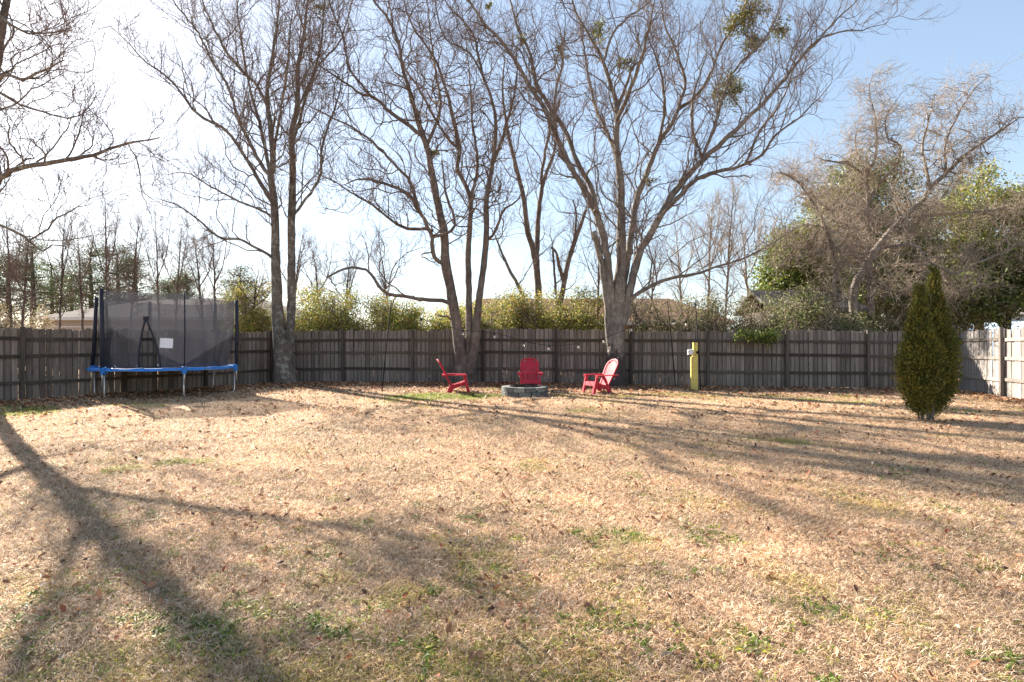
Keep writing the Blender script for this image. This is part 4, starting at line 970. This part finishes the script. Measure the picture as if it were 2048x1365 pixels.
# net: six panels, slightly sagging top hem, the front one with a pointed doorway
def net_panel(i, j, door=False):
    (a0, a1, ta), (b0, b1, tb_) = pole_pts[i], pole_pts[j]
    nu, nv = 32, 26; vs = {}; fs = []; V = []
    def pt(u, v):
        bot = Vector((a0[0] + (b0[0] - a0[0]) * u, a0[1] + (b0[1] - a0[1]) * u, 0)); top = Vector((a1[0] + (b1[0] - a1[0]) * u, a1[1] + (b1[1] - a1[1]) * u, 0))
        rr = Vector((bot.x, bot.y, 0)).length
        bow = math.sin(u * math.pi) * (.10 + .06 * v)
        p = bot.lerp(top, v)
        q = p.normalized() * (p.length - .05 - .22 * (1 - v) ** 2 * 0.9 - 0 * bow) if True else p
        z = RIM + .01 + v * ((ta + (tb_ - ta) * u) - .05 - RIM) - math.sin(u * math.pi) * .025 * v
        q = q + q.normalized() * (.012 * math.sin(u * 19 + v * 5) + .01 * math.sin(v * 11 + u * 3))
        return Vector((q.x, q.y, z))
    for a in range(nu + 1):
        for c in range(nv + 1):
            V.append(tuple(pt(a / nu, c / nv)))
    for a in range(nu):
        for c in range(nv):
            u, v = (a + .5) / nu, (c + .5) / nv
            if door and v < .64 and abs(u - (.50 + .04 * (1 - v))) < .145 * (1 - (v / .66) ** 1.6): continue
            i0 = a * (nv + 1) + c; fs.append((i0, i0 + nv + 1, i0 + nv + 2, i0 + 1))
    mb = MB(); mb.add(V, fs); o = mb.build('net_panel', M['net'], root, smooth_=True)
    if door:
        for sg in (-1, 1):
            t = [pt(.54 - .04 * (v / .66) * 0 + sg * .155 * (1 - (v / .66) ** 1.7) - (.04 * v), v) for v in np.linspace(0, .655, 14)]
            s = MB(); s.tube([tuple(q) for q in t], .022, 6); s.build('door_binding', M['foam'], o, smooth_=True)
        q = pt(.515, .665); s = MB(); s.box(-.055, .055, -.03, .03, -.05, .06, Matrix.Translation(q)); s.build('door_clasp', M['foam'], o, bevel=.008)
        q = pt(.79, .34); dirv = (pt(.9, .34) - pt(.7, .34)); aa = math.atan2(dirv.y, dirv.x)
        s = MB(); mt = Matrix.Translation(q + Vector((0, -.05, 0))) @ Matrix.Rotation(aa, 4, 'Z') @ Matrix.Rotation(.06, 4, 'Y')
        nn_ = 8
        for k in range(nn_):
            x0, x1 = -.15 + .30 * k / nn_, -.15 + .30 * (k + 1) / nn_; y0 = -.02 * math.sin(k / nn_ * 5); y1 = -.02 * math.sin((k + 1) / nn_ * 5)
            s.add([mt @ Vector(w) for w in ((x0, y0, -.125), (x1, y1, -.125), (x1, y1, .125), (x0, y0, .125), (x0, y0 + .004, -.125), (x1, y1 + .004, -.125), (x1, y1 + .004, .125), (x0, y0 + .004, .125))], [(0, 1, 2, 3), (7, 6, 5, 4), (0, 4, 5, 1), (3, 2, 6, 7)])
        s.build('warning_label', M['paper'], o)
    return o
for i in range(6): net_panel(i, (i + 1) % 6, door=(i == 0))

# ------------------------------------------------------------------ fire pit
fp = G(1049, 15.75)
root = thing('fire_pit', 'round grey block fire pit among the red chairs', 'fire pit', fp)
def pit_block(r0, r1, h, n, seed):
    rg = random.Random(seed); half = math.pi / n - .02; mb = MB(); pts = []
    for a in (-half, -half / 3, half / 3, half): pts.append((r1 * math.cos(a) * (1 + rg.uniform(-.008, .008)), r1 * math.sin(a)))
    for a in (half, 0, -half): pts.append((r0 * math.cos(a), r0 * math.sin(a)))
    mb.prism(pts, 2, 0, h); me = mb.mesh('block', .012); me.materials.append(M['stone']); return me
rg = random.Random(8)
bl = [pit_block(.42, .65, .122, 12, s) for s in range(3)]
for row in range(2):
    for k in range(12):
        o = obj('block', bl[rg.randrange(3)], None, root); o.rotation_euler = (0, 0, 2 * math.pi * (k + .5 * row) / 12 + rg.uniform(-.015, .015))
        j = rg.uniform(-.012, .012); a = o.rotation_euler.z; o.location = (j * math.cos(a), j * math.sin(a), .125 * row); 
        if row: o.scale = (.975, .985, 1.05)
mb = MB(); mb.lathe([(.0, .02), (.40, .03), (.41, .0)], 24); mb.build('ash_bed', M['ash'], root)
mb = MB(); mb.lathe([(.40, .05), (.405, .285), (.425, .285), (.425, .27), (.408, .265), (.39, .05)], 36); mb.build('metal_ring', M['iron'], root, smooth_=False)

# ------------------------------------------------------------------ adirondack chairs (facing local -Y is the back; sitter looks towards +Y)
def chair(loc, rz, label):
    root = thing('adirondack_chair', label, 'chair', loc, rz, None)
    red = M['red']
    # back plane: origin at the seat joint, leaning back
    b0 = Vector((0, -.08, .20)); lean = R(26.5)
    BM = Matrix.Translation(b0) @ Matrix.Rotation(lean, 4, 'X')   # local z runs up the back
    H = .84
    outline = lambda v: np.interp(v, [0, .15, .45, .62, .74, .82, .84], [.20, .215, .255, .265, .235, .13, .03])
    cup = lambda u: -.0 + .35 * u * u                              # the back is slightly cupped
    # arched rim
    mb = MB(); vs_ = list(np.linspace(0, .60, 9)) + [.65, .70, .75, .79, .82, .84]
    rimp = [(-outline(v), v) for v in vs_] + [(outline(v), v) for v in reversed(vs_)]
    pts = [BM @ Vector((u, cup(u), v)) for u, v in rimp]
    n = len(pts); cs = []
    for i, p in enumerate(pts):
        t = (pts[min(i + 1, n - 1)] - pts[max(i - 1, 0)]).normalized(); nrm_ = (BM.to_3x3() @ Vector((0, 1, 0))); w = t.cross(nrm_).normalized()
        cs.append([p + w * a + nrm_ * c for a, c in ((-.024, -.02), (.024, -.02), (.024, .02), (-.024, .02))])
    vv = [q for r4 in cs for q in r4]
    mb.add(vv, [(i * 4 + k, i * 4 + (k + 1) % 4, (i + 1) * 4 + (k + 1) % 4, (i + 1) * 4 + k) for i in range(n - 1) for k in range(4)] + [(0, 1, 2, 3), tuple((n - 1) * 4 + k for k in (3, 2, 1, 0))])
    mb.build('back_rim', red, root, bevel=.004)
    # top web of the arch
    ns = 6
    for k in range(ns):
        f = (k + .5) / ns * 2 - 1
        mb = MB(); w = .5 / ns * .80
        def uu(v, e): return (f + e * (1 / ns) * (.80 if v < .52 else 1.0)) * outline(v) * .94
        vtop = H - .02 - .16 * f * f
        vs2 = list(np.linspace(.0, vtop, 8)); a = []
        for v in vs2:
            ua, ub = uu(v, -1), uu(v, 1); 
            a.append([BM @ Vector((ua, cup(ua) - .008, v)), BM @ Vector((ub, cup(ub) - .008, v)), BM @ Vector((ub, cup(ub) + .010, v)), BM @ Vector((ua, cup(ua) + .010, v))])
        vv = [q for r4 in a for q in r4]; n = len(a)
        mb.add(vv, [(i * 4 + q, i * 4 + (q + 1) % 4, (i + 1) * 4 + (q + 1) % 4, (i + 1) * 4 + q) for i in range(n - 1) for q in range(4)] + [(3, 2, 1, 0), tuple((n - 1) * 4 + q for q in range(4))])
        mb.build('back_slat', red, root)
    # cross bar behind the back at arm height
    mb = MB(); mb.box(-.29, .29, -.30, -.255, .475, .525); mb.build('cross_bar', red, root, bevel=.008)
    # seat: slats on a dipped curve
    sc = [(-.10, .21), (.0, .235), (.12, .275), (.24, .325), (.33, .355), (.375, .345)]
    for k in range(6):
        t0, t1 = k / 6 * (len(sc) - 1), (k + .86) / 6 * (len(sc) - 1)
        def at(t):
            i = min(int(t), len(sc) - 2); return (sc[i][0] + (sc[i + 1][0] - sc[i][0]) * (t - i), sc[i][1] + (sc[i + 1][1] - sc[i][1]) * (t - i))
        (ya, za), (yb, zb) = at(t0), at(t1); mb = MB(); mb.prism([(ya, za), (yb, zb), (yb, zb - .022), (ya, za - .022)], 0, -.255, .255); mb.build('seat_slat', red, root, bevel=.003)
    mb = MB(); mb.prism([(.365, .345), (.395, .33), (.415, .235), (.39, .235)], 0, -.255, .255); mb.build('front_apron', red, root, bevel=.005)
    for sx in (-1, 1):
        def xr(a, b): return (min(sx * a, sx * b), max(sx * a, sx * b))
        x0, x1 = xr(.225, .262)
        mb = MB(); mb.prism([(.36, .335), (.36, .255), (.10, .175), (.0, .125), (-.07, .0), (-.20, .0), (-.13, .17), (-.10, .225)], 0, x0, x1); mb.build('side_rail', red, root, bevel=.006)
        x0, x1 = xr(.262, .30)
        mb = MB(); mb.prism([(.27, .515), (.35, .515), (.475, .0), (.39, .0)], 0, x0, x1); lg = mb.build('front_leg', red, root, bevel=.006)
        x0, x1 = xr(.225, .2615)
        mb = MB(); mb.prism([(.33, .34), (.395, .34), (.478, .0), (.435, .0)], 0, x0, x1); mb.build('leg_flange', red, lg, bevel=.004)
        x0, x1 = xr(.245, .385)
        mb = MB(); mb.prism([(x0, .36), (x1, .36), (x1 if sx > 0 else x0 + .0, .36), (x1 - .0, .30)] if False else [(x0, -.33), (x1 - (.05 if sx > 0 else 0), -.33), (x1, -.05), (x1, .33), (x1 - .02, .37), (x0 + .02, .37), (x0, .33), (x0 + (0 if sx > 0 else .0), -.05)], 2, .515, .54)
        ar = mb.build('armrest', red, root, bevel=.006)
        mb = MB(); mb.box(x0 + .012, x1 - .012, .335, .362, .475, .5145); mb.build('armrest_lip', red, ar, bevel=.004)
    return root
c1 = G(907, 16.3); chair(c1, R(-90 + 6), 'red adirondack chair standing on the bright green grass patch')
c2 = G(1060, 17.05); chair(c2, R(180), 'red adirondack chair directly behind the fire pit, facing the lawn')
c3 = G(1203, 16.1); chair(c3, R(90 + 24), 'red adirondack chair turned to the fire pit before the largest trunk')

# ------------------------------------------------------------------ yellow post, poles, string lights
yp = G(1390, 17.0)
root = thing('yellow_post', 'yellow painted wooden post with a white covered outlet', 'post', yp, R(-4))
mb = MB(); mb.box(-.085, .075, -.05, .05, -.05, 1.06); mb.build('lower_post', M['yellow'], root, bevel=.006)
mb = MB(); mb.box(-.060, .000, -.052, .055, 1.0605, 1.46); mb.build('upper_board', M['yellow'], root, bevel=.005)
mb = MB(); mb.box(.004, .074, -.047, .05, 1.0605, 1.455); mb.build('upper_board', M['yellow'], root, bevel=.005)
mb = MB(); mb.box(-.125, -.088, -.05, .05, -.05, 1.03); mb.build('side_board', M['yellow'], root, bevel=.005)
mb = MB(); mb.box(-.215, -.0605, -.075, .065, 1.10, 1.25); bxo = mb.build('outlet_cover', M['white'], root, bevel=.03)
bm = bmesh.new(); bm.from_mesh(bxo.data); bmesh.ops.subdivide_edges(bm, edges=list(bm.edges), cuts=1); rg = random.Random(4)
for v in bm.verts:
    if v.co.x < -.08: v.co += Vector((rg.uniform(-.012, .012), rg.uniform(-.012, .012), rg.uniform(-.012, .012)))
bm.to_mesh(bxo.data); bm.free()
mb = MB(); mb.lathe([(.028, 0), (.03, .06), (.022, .075), (.0, .08)], 10, (.045, -.075, 1.13)); mb.box(.03, .06, -.075, -.048, 1.15, 1.18); mb.build('tap', M['black'], root)

tops = []
for (pb, db), (pt_, yt_), lb in (((763, 16.5), (782, 606), 'thin black pole leaning at the green grass patch'), ((1352, 18.25), (1335, 603), 'thin black pole leaning on the grey fence'), ((1402, 17.0), (1391, 605), 'thin black pole next to the yellow post')):
    g0 = G(pb, db); tp = Vector(P(pt_, yt_, db)); root = thing('light_pole', lb, 'pole', g0, 0, 'poles of the string lights')
    mb = MB(); tl_ = tp - g0; mb.tube([(0, 0, -.1), tuple(tl_ * .5), tuple(tl_)], [.017, .016, .014], 8); mb.build('shaft', M['black'], root, smooth_=True)
    hk = [tl_ + Vector((0, 0, 0)), tl_ + Vector((.0, 0, .05)), tl_ + Vector((.03, 0, .075)), tl_ + Vector((.06, 0, .05)), tl_ + Vector((.06, 0, .02))]
    mb = MB(); mb.tube([tuple(h) for h in hk], .006, 6); mb.build('hook', M['black'], root, smooth_=True)
    mb = MB(); mb.tube([tuple(tl_ * .32), tuple(tl_ * .335)], .018, 8); mb.build('joint', M['black'], root, smooth_=True)
    tops.append(tp + Vector((.05, 0, .02)))
def string(pts, bulbs, label, root_at):
    root = thing('string_lights', label, 'lights', root_at); bv = np.array(root_at)
    c = spline(pts, 60) - bv
    mb = MB(); mb.tube([tuple(q) for q in c], .007, 5); mb.build('cable', M['black'], root, smooth_=True)
    for q in bulbs:
        q = np.array(q) - bv; k = np.argmin(np.abs(c[:, 0] - q[0])); x, y, z = c[k]
        mb = MB(); mb.lathe([(.018, -.075), (.02, -.02), (.014, .0), (.006, .01)], 8, (x, y, z)); so = mb.build('socket', M['black'], root, smooth_=True)
        mb = MB(); mb.lathe([(.004, -.165), (.022, -.157), (.034, -.135), (.034, -.115), (.022, -.085), (.016, -.0755)], 10, (x, y, z)); mb.build('bulb', M['bulb'], so, smooth_=True)
w1 = [tuple(tops[0]), P(850, 640, 16.7), P(925, 660, 16.9), P(993, 667, 17.1), P(1044, 682, 17.3), P(1098, 691, 17.45), P(1153, 688, 17.6), P(1209, 676, 17.6), P(1259, 655, 17.5), tuple(tops[1])]
string(w1, [P(x, 680, 17.3) for x in (850, 925)] + w1[3:9], 'sagging string of clear bulbs hung before the grey fence', tuple(tops[0]))
w2 = [tuple(tops[1]), P(1347, 640, 18.0), P(1372, 642, 17.4), tuple(tops[2])]
string(w2, [w2[1], w2[2]], 'short string of bulbs between the two poles near the yellow post', tuple(tops[1]))

# ------------------------------------------------------------------ lawn
TUFT = bpy.data.collections.new('tuft_library')
def tuft(name, n, rad, lmin, lmax, wid, lift, pal, mat, seed):
    rng = np.random.default_rng(seed)
    pal_c = np.array([c for c, _ in pal]); pr = np.array([q for _, q in pal], float); pr /= pr.sum()
    rr_ = rad * np.sqrt(rng.uniform(size=n)); ta = rng.uniform(0, 6.28, n)
    b = np.stack([rr_ * np.cos(ta), rr_ * np.sin(ta)], 1)
    an = rng.uniform(0, 6.28, n); ln = rng.uniform(lmin, lmax, n); w = rng.uniform(.7, 1.3, n) * wid
    el = np.radians(rng.uniform(lift[0], lift[1], n))
    dx = np.stack([np.cos(an), np.sin(an)], 1); sd_ = np.stack([-np.sin(an), np.cos(an)], 1)
    bend = rng.normal(size=n) * .5
    V = np.empty((n, 6, 3)); prev = np.concatenate([b, np.full((n, 1), -.004)], 1); e = el.copy(); a = an.copy()
    for k, ww in enumerate((1.0, .9, .15)):
        s3 = np.stack([-np.sin(a), np.cos(a), rng.normal(size=n) * .5], 1); s3 /= np.linalg.norm(s3, axis=1, keepdims=True)
        V[:, 2 * k] = prev - s3 * (w * ww)[:, None]; V[:, 2 * k + 1] = prev + s3 * (w * ww)[:, None]
        st = np.stack([np.cos(e) * np.cos(a), np.cos(e) * np.sin(a), np.sin(e)], 1) * (ln / 2)[:, None]
        prev = prev + st; e = e - np.radians(rng.uniform(15, 70, n)); a = a + bend
    V[:, :, 2] = np.maximum(V[:, :, 2], -.004)
    col = pal_c[rng.choice(len(pal_c), n, p=pr)] * rng.uniform(.75, 1.25, (n, 1))
    Fc = np.concatenate([np.arange(n)[:, None] * 6 + np.array([[0, 1, 3, 2]]), np.arange(n)[:, None] * 6 + np.array([[2, 3, 5, 4]])])
    me = mesh_np(name, V.reshape(-1, 3), Fc, np.repeat(col, 6, 0), False); me.materials.append(mat)
    o = bpy.data.objects.new(name, me); return o

DRY = [((.78, .60, .42), 4), ((.90, .78, .62), 3.4), ((.64, .44, .28), 3), ((.36, .26, .17), 2.2), ((.22, .14, .085), 1.8), ((.46, .43, .12), .5)]
MIXD = [((.70, .54, .30), 4), ((.60, .54, .13), 2.4), ((.32, .36, .07), 1.6), ((.20, .14, .08), 1.2), ((.68, .56, .38), 2.5), ((.50, .34, .19), 2)]
GRN = [((.27, .32, .05), 4), ((.40, .42, .09), 3), ((.17, .23, .04), 2), ((.58, .48, .24), 2)]
WEED = [((.19, .28, .035), 4), ((.30, .36, .05), 3), ((.12, .18, .03), 2), ((.5, .44, .08), .6)]
def scatter(name, label_kind, pts, scl, tufts, seed):
    n = len(pts); rng = np.random.default_rng(seed)
    me = bpy.data.meshes.new(name); me.vertices.add(n); me.vertices.foreach_set('co', np.ascontiguousarray(pts, np.float32).ravel())
    a = me.attributes.new('scl', 'FLOAT', 'POINT'); a.data.foreach_set('value', np.ascontiguousarray(scl, np.float32))
    a = me.attributes.new('rotz', 'FLOAT', 'POINT'); a.data.foreach_set('value', rng.uniform(0, 6.28, n).astype(np.float32))
    cl = bpy.data.collections.new(name + '_tufts')
    for t in tufts: cl.objects.link(t)
    o = obj(name, me, None, None, 'stuff')
    ng = bpy.data.node_groups.new(name + '_scatter', 'GeometryNodeTree')
    ng.interface.new_socket('Geometry', in_out='INPUT', socket_type='NodeSocketGeometry'); ng.interface.new_socket('Geometry', in_out='OUTPUT', socket_type='NodeSocketGeometry')
    N = ng.nodes; i_ = N.new('NodeGroupInput'); o_ = N.new('NodeGroupOutput')
    ci = N.new('GeometryNodeCollectionInfo'); ci.inputs['Collection'].default_value = cl; ci.inputs['Separate Children'].default_value = True; ci.inputs['Reset Children'].default_value = True
    ip = N.new('GeometryNodeInstanceOnPoints'); ip.inputs['Pick Instance'].default_value = True
    ri = N.new('FunctionNodeRandomValue'); ri.data_type = 'INT'
    for s in ri.inputs:
        if s.name == 'Min' and s.type == 'INT': s.default_value = 0
        if s.name == 'Max' and s.type == 'INT': s.default_value = len(tufts) - 1
    at1 = N.new('GeometryNodeInputNamedAttribute'); at1.data_type = 'FLOAT'; at1.inputs[0].default_value = 'scl'
    at2 = N.new('GeometryNodeInputNamedAttribute'); at2.data_type = 'FLOAT'; at2.inputs[0].default_value = 'rotz'
    cx = N.new('ShaderNodeCombineXYZ')
    lk = ng.links.new
    lk(i_.outputs[0], ip.inputs['Points']); lk(ci.outputs[0], ip.inputs['Instance'])
    lk([s for s in ri.outputs if s.type == 'INT'][0], ip.inputs['Instance Index'])
    lk(at2.outputs[0], cx.inputs[2]); lk(cx.outputs[0], ip.inputs['Rotation']); lk(at1.outputs[0], ip.inputs['Scale']); lk(ip.outputs[0], o_.inputs[0])
    md = o.modifiers.new('scatter', 'NODES'); md.node_group = ng
    return o

rng = np.random.default_rng(42)
def vnoise(x, y, s, seed):
    r = np.random.default_rng(seed); g = r.uniform(size=(128, 128)); x = x / s + 40; y = y / s + 40
    xi = np.floor(x).astype(int); yi = np.floor(y).astype(int); fx = x - xi; fy = y - yi; fx = fx * fx * (3 - 2 * fx); fy = fy * fy * (3 - 2 * fy)
    q = lambda a, b: g[a % 128, b % 128]
    return (q(xi, yi) * (1 - fx) + q(xi + 1, yi) * fx) * (1 - fy) + (q(xi, yi + 1) * (1 - fx) + q(xi + 1, yi + 1) * fx) * fy
def lawn_points(y0, y1, step):
    xm = y1 * 1.0 + 2.4
    gx, gy = np.meshgrid(np.arange(-xm, xm, step), np.arange(y0, y1 - step * .25, step))
    x = gx.ravel() + rng.uniform(-.5, .5, gx.size) * step; y = gy.ravel() + rng.uniform(-.5, .5, gx.size) * step
    k = np.abs(x) < y * 1.0 + 2.4
    x, y = x[k], y[k]
    # inside the fences
    yb = CL[1] + (x - CL[0]) * (CR[1] - CL[1]) / (CR[0] - CL[0]); k = y < yb - .1
    xl = LF[0] + (y - LF[1]) * (CL[0] - LF[0]) / (CL[1] - LF[1]); k &= x > xl + .12
    xr_ = RF[0] + (y - RF[1]) * (CR[0] - RF[0]) / (CR[1] - RF[1]); k &= x < xr_ - .12
    k &= np.hypot(x - fp.x, y - fp.y) > .80
    return x[k], y[k]
def back_dist(x, y): return CL[1] + (x - CL[0]) * (CR[1] - CL[1]) / (CR[0] - CL[0]) - y
xs = []; ys = []; sc = []
for y0, y1, st, s in ((1.0, 5.0, .17, .85), (5.0, 8.0, .20, 1.0), (8.0, 12.0, .25, 1.25), (12.0, 20.2, .31, 1.55)):
    x, y = lawn_points(y0, y1, st); xs.append(x); ys.append(y); sc.append(np.full(len(x), s))
x = np.concatenate(xs); y = np.concatenate(ys); s = np.concatenate(sc) * rng.uniform(.85, 1.2, len(x))
# bare, leaf covered strip along the fences
bd = back_dist(x, y); keep = rng.uniform(size=len(x)) < smooth(.3, 2.2, bd + vnoise(x, y, 1.2, 3) * 1.2 - .5) * .95 + .04
gm = vnoise(x, y, 1.7, 5) * .55 + vnoise(x, y, .5, 6) * .45
# greener places: by the left chair, before the trampoline, the near left, the far right lawn
green_patch = np.exp(-(((x + 2.3) / 1.9) ** 2 + ((y - 15.3) / 1.0) ** 2)) * 1.0
tr_patch = np.exp(-(((x + 10.3) / 2.2) ** 2 + ((y - 12.6) / 1.3) ** 2)) * .55
near = np.exp(-(((x + .8) / 2.3) ** 2 + ((y - 2.9) / 1.4) ** 2)) * .30
right = np.exp(-(((x - 6.5) / 5) ** 2 + ((y - 13.8) / 2.6) ** 2)) * .30
gs = gm + green_patch * .75 + tr_patch * .6 + right * .6
gs = gs + rng.normal(size=len(x)) * .11
isg = gs > .98; ism = (gs + near > .85) & ~isg
z = ground_z(x, y); pts = np.stack([x, y, z], 1)
dry = [tuft('dry_tuft', 820, .19, .03, .078, .0019, (5, 62), DRY, M['grass'], i) for i in range(5)]
mid = [tuft('mixed_tuft', 820, .19, .03, .072, .0020, (8, 62), MIXD, M['grass'], 20 + i) for i in range(4)]
grn = [tuft('green_tuft', 820, .19, .03, .07, .0021, (25, 80), GRN, M['green'], 40 + i) for i in range(4)]
k = keep & ~isg & ~ism; scatter('dry_grass', '', pts[k], s[k], dry, 1)
k = keep & ism; scatter('fading_grass', '', pts[k], s[k], mid, 2)
k = keep & isg; scatter('green_grass', '', pts[k], s[k] * .95, grn, 3)
gy_ = 1.6 + 10 * rng.uniform(size=5000) ** 1.3; gx_ = rng.uniform(-1, 1, 5000) * (gy_ + 2)
k = vnoise(gx_, gy_, .7, 15) * .6 + vnoise(gx_, gy_, .22, 16) * .4 + .25 * np.exp(-(((gx_ + 1.0) / 2.2) ** 2 + ((gy_ - 2.8) / 1.5) ** 2)) > .60
gx_, gy_ = gx_[k], gy_[k]
sprig = [tuft('grass_sprig', 16, .045, .03, .07, .0022, (15, 70), GRN, M['green'], 80 + i) for i in range(3)]
scatter('grass_sprigs', '', np.stack([gx_, gy_, ground_z(gx_, gy_) + .006], 1), rng.uniform(.6, 1.2, len(gx_)), sprig, 5)
# small broad-leaved weeds in loose clusters
nc = 150; cx = rng.uniform(-1, 1, nc); cy = rng.uniform(1.9, 13, nc) ** 1.0; cy = 1.9 + (cy - 1.9) * rng.uniform(.1, 1, nc); cx = cx * (cy + 1)
wx = (cx[:, None] + rng.normal(size=(nc, 9)) * .13).ravel(); wy = (cy[:, None] + rng.normal(size=(nc, 9)) * .11).ravel()
weed = [tuft('weed_tuft', 14, .05, .025, .06, .006, (10, 50), WEED, M['green'], 60 + i) for i in range(3)]
scatter('weeds', '', np.stack([wx, wy, ground_z(wx, wy) + .012], 1), rng.uniform(.5, 1.1, len(wx)), weed, 4)

# fallen leaves
def leaf_litter():
    X_ = []; Y_ = []
    def add(xx, yy): X_.append(xx); Y_.append(yy)
    n = 22000; t = rng.uniform(0, 1, n); bdist = np.abs(rng.normal(size=n)) * 1.35 + .02; xx = CL[0] + (CR[0] - CL[0]) * t; yy = CL[1] + (CR[1] - CL[1]) * t - bdist - .08
    k = rng.uniform(size=n) < np.where(xx < 4.5, 1, .45); add(xx[k], yy[k])
    n = 4500; t = rng.uniform(.25, 1, n); q = np.abs(rng.normal(size=n)) * 1.2 + .15; dxl, dyl = CL[0] - LF[0], CL[1] - LF[1]; l_ = math.hypot(dxl, dyl)
    add(LF[0] + dxl * t + dyl / l_ * q, LF[1] + dyl * t - dxl / l_ * q)
    n = 1600; t = rng.uniform(0, 1, n); q = np.abs(rng.normal(size=n)) * .5 + .1; add(CR[0] + (RF[0] - CR[0]) * t - q, CR[1] + (RF[1] - CR[1]) * t)
    n = 5200; yy = 1.6 + 15 * rng.uniform(size=n) ** .8; add(rng.uniform(-1, 1, n) * (yy + 1.2), yy)
    nc_ = 150; yy = 2.2 + 12 * rng.uniform(size=nc_); xx = rng.uniform(-1, 1, nc_) * yy
    yy = np.append(yy, [4.6, 4.75]); xx = np.append(xx, [.9, 1.25]); 
    add((xx[:, None] + rng.normal(size=(152, 16)) * .26).ravel(), (yy[:, None] + rng.normal(size=(152, 16)) * .17).ravel())
    xx = np.concatenate(X_); yy = np.concatenate(Y_)
    k = np.hypot(xx - fp.x, yy - fp.y) > .7; xx, yy = xx[k], yy[k]
    n = len(xx); sz = rng.uniform(.018, .042, n) * np.interp(yy, [2, 8, 13], [.62, .85, 1.5]); an = rng.uniform(0, 6.28, n)
    zz = ground_z(xx, yy) + rng.uniform(.008, .032, n)
    # curled leaf: 6 points, 4 triangles as quads
    loc = np.array([(-1, 0, .0), (-.25, .55, .22), (.55, .38, .30), (1, 0, .12), (.55, -.38, .30), (-.25, -.55, .22), (.1, 0, -.05)])
    ti = rng.normal(size=(n, 2)) * .45
    ca, sa = np.cos(an), np.sin(an); cu = rng.uniform(.3, 1.8, (n, 1))
    lx = loc[None, :, 0] * np.ones((n, 1)); ly = loc[None, :, 1] * rng.uniform(.7, 1.1, (n, 1)); lz = loc[None, :, 2] * cu + lx * ti[:, :1] + ly * ti[:, 1:]
    V = np.stack([xx[:, None] + sz[:, None] * (lx * ca[:, None] - ly * sa[:, None]), yy[:, None] + sz[:, None] * (lx * sa[:, None] + ly * ca[:, None]), zz[:, None] + sz[:, None] * (lz + .25)], 2)
    Fq = np.array([(0, 6, 2, 1), (6, 3, 2, 2), (0, 5, 4, 6), (6, 4, 3, 3)])
    tri = np.array([(0, 6, 1), (1, 6, 2), (2, 6, 3), (0, 5, 6), (5, 4, 6), (4, 3, 6)])
    Fc = (np.arange(n)[:, None, None] * 7 + tri[None]).reshape(-1, 3)
    pal = np.array([(.38, .19, .10), (.28, .14, .08), (.50, .31, .18), (.15, .08, .05), (.60, .44, .30), (.38, .12, .06)])
    col = pal[rng.choice(6, n, p=[.26, .22, .2, .14, .12, .06])] * rng.uniform(.7, 1.3, (n, 1))
    return mesh_np('fallen_leaves', V.reshape(-1, 3), Fc, np.repeat(col, 7, 0), False)
obj('fallen_leaves', leaf_litter(), M['litter'], None, 'stuff')
# labels on the uncountable ground cover
for nm, lb, ct in (('dry_grass', 'dry tan winter grass covering most of the lawn', 'grass'), ('fading_grass', 'yellowing half green grass in loose patches of the lawn', 'grass'), ('green_grass', 'fresh green grass patch beside the red chair', 'grass'), ('grass_sprigs', 'scattered green sprigs growing through the dry grass', 'grass'), ('weeds', 'small broad leaved green weeds dotted over the lawn', 'weeds'), ('fallen_leaves', 'brown fallen leaves drifted along the fence and lawn', 'leaves')):
    tag(bpy.data.objects[nm], lb, ct)
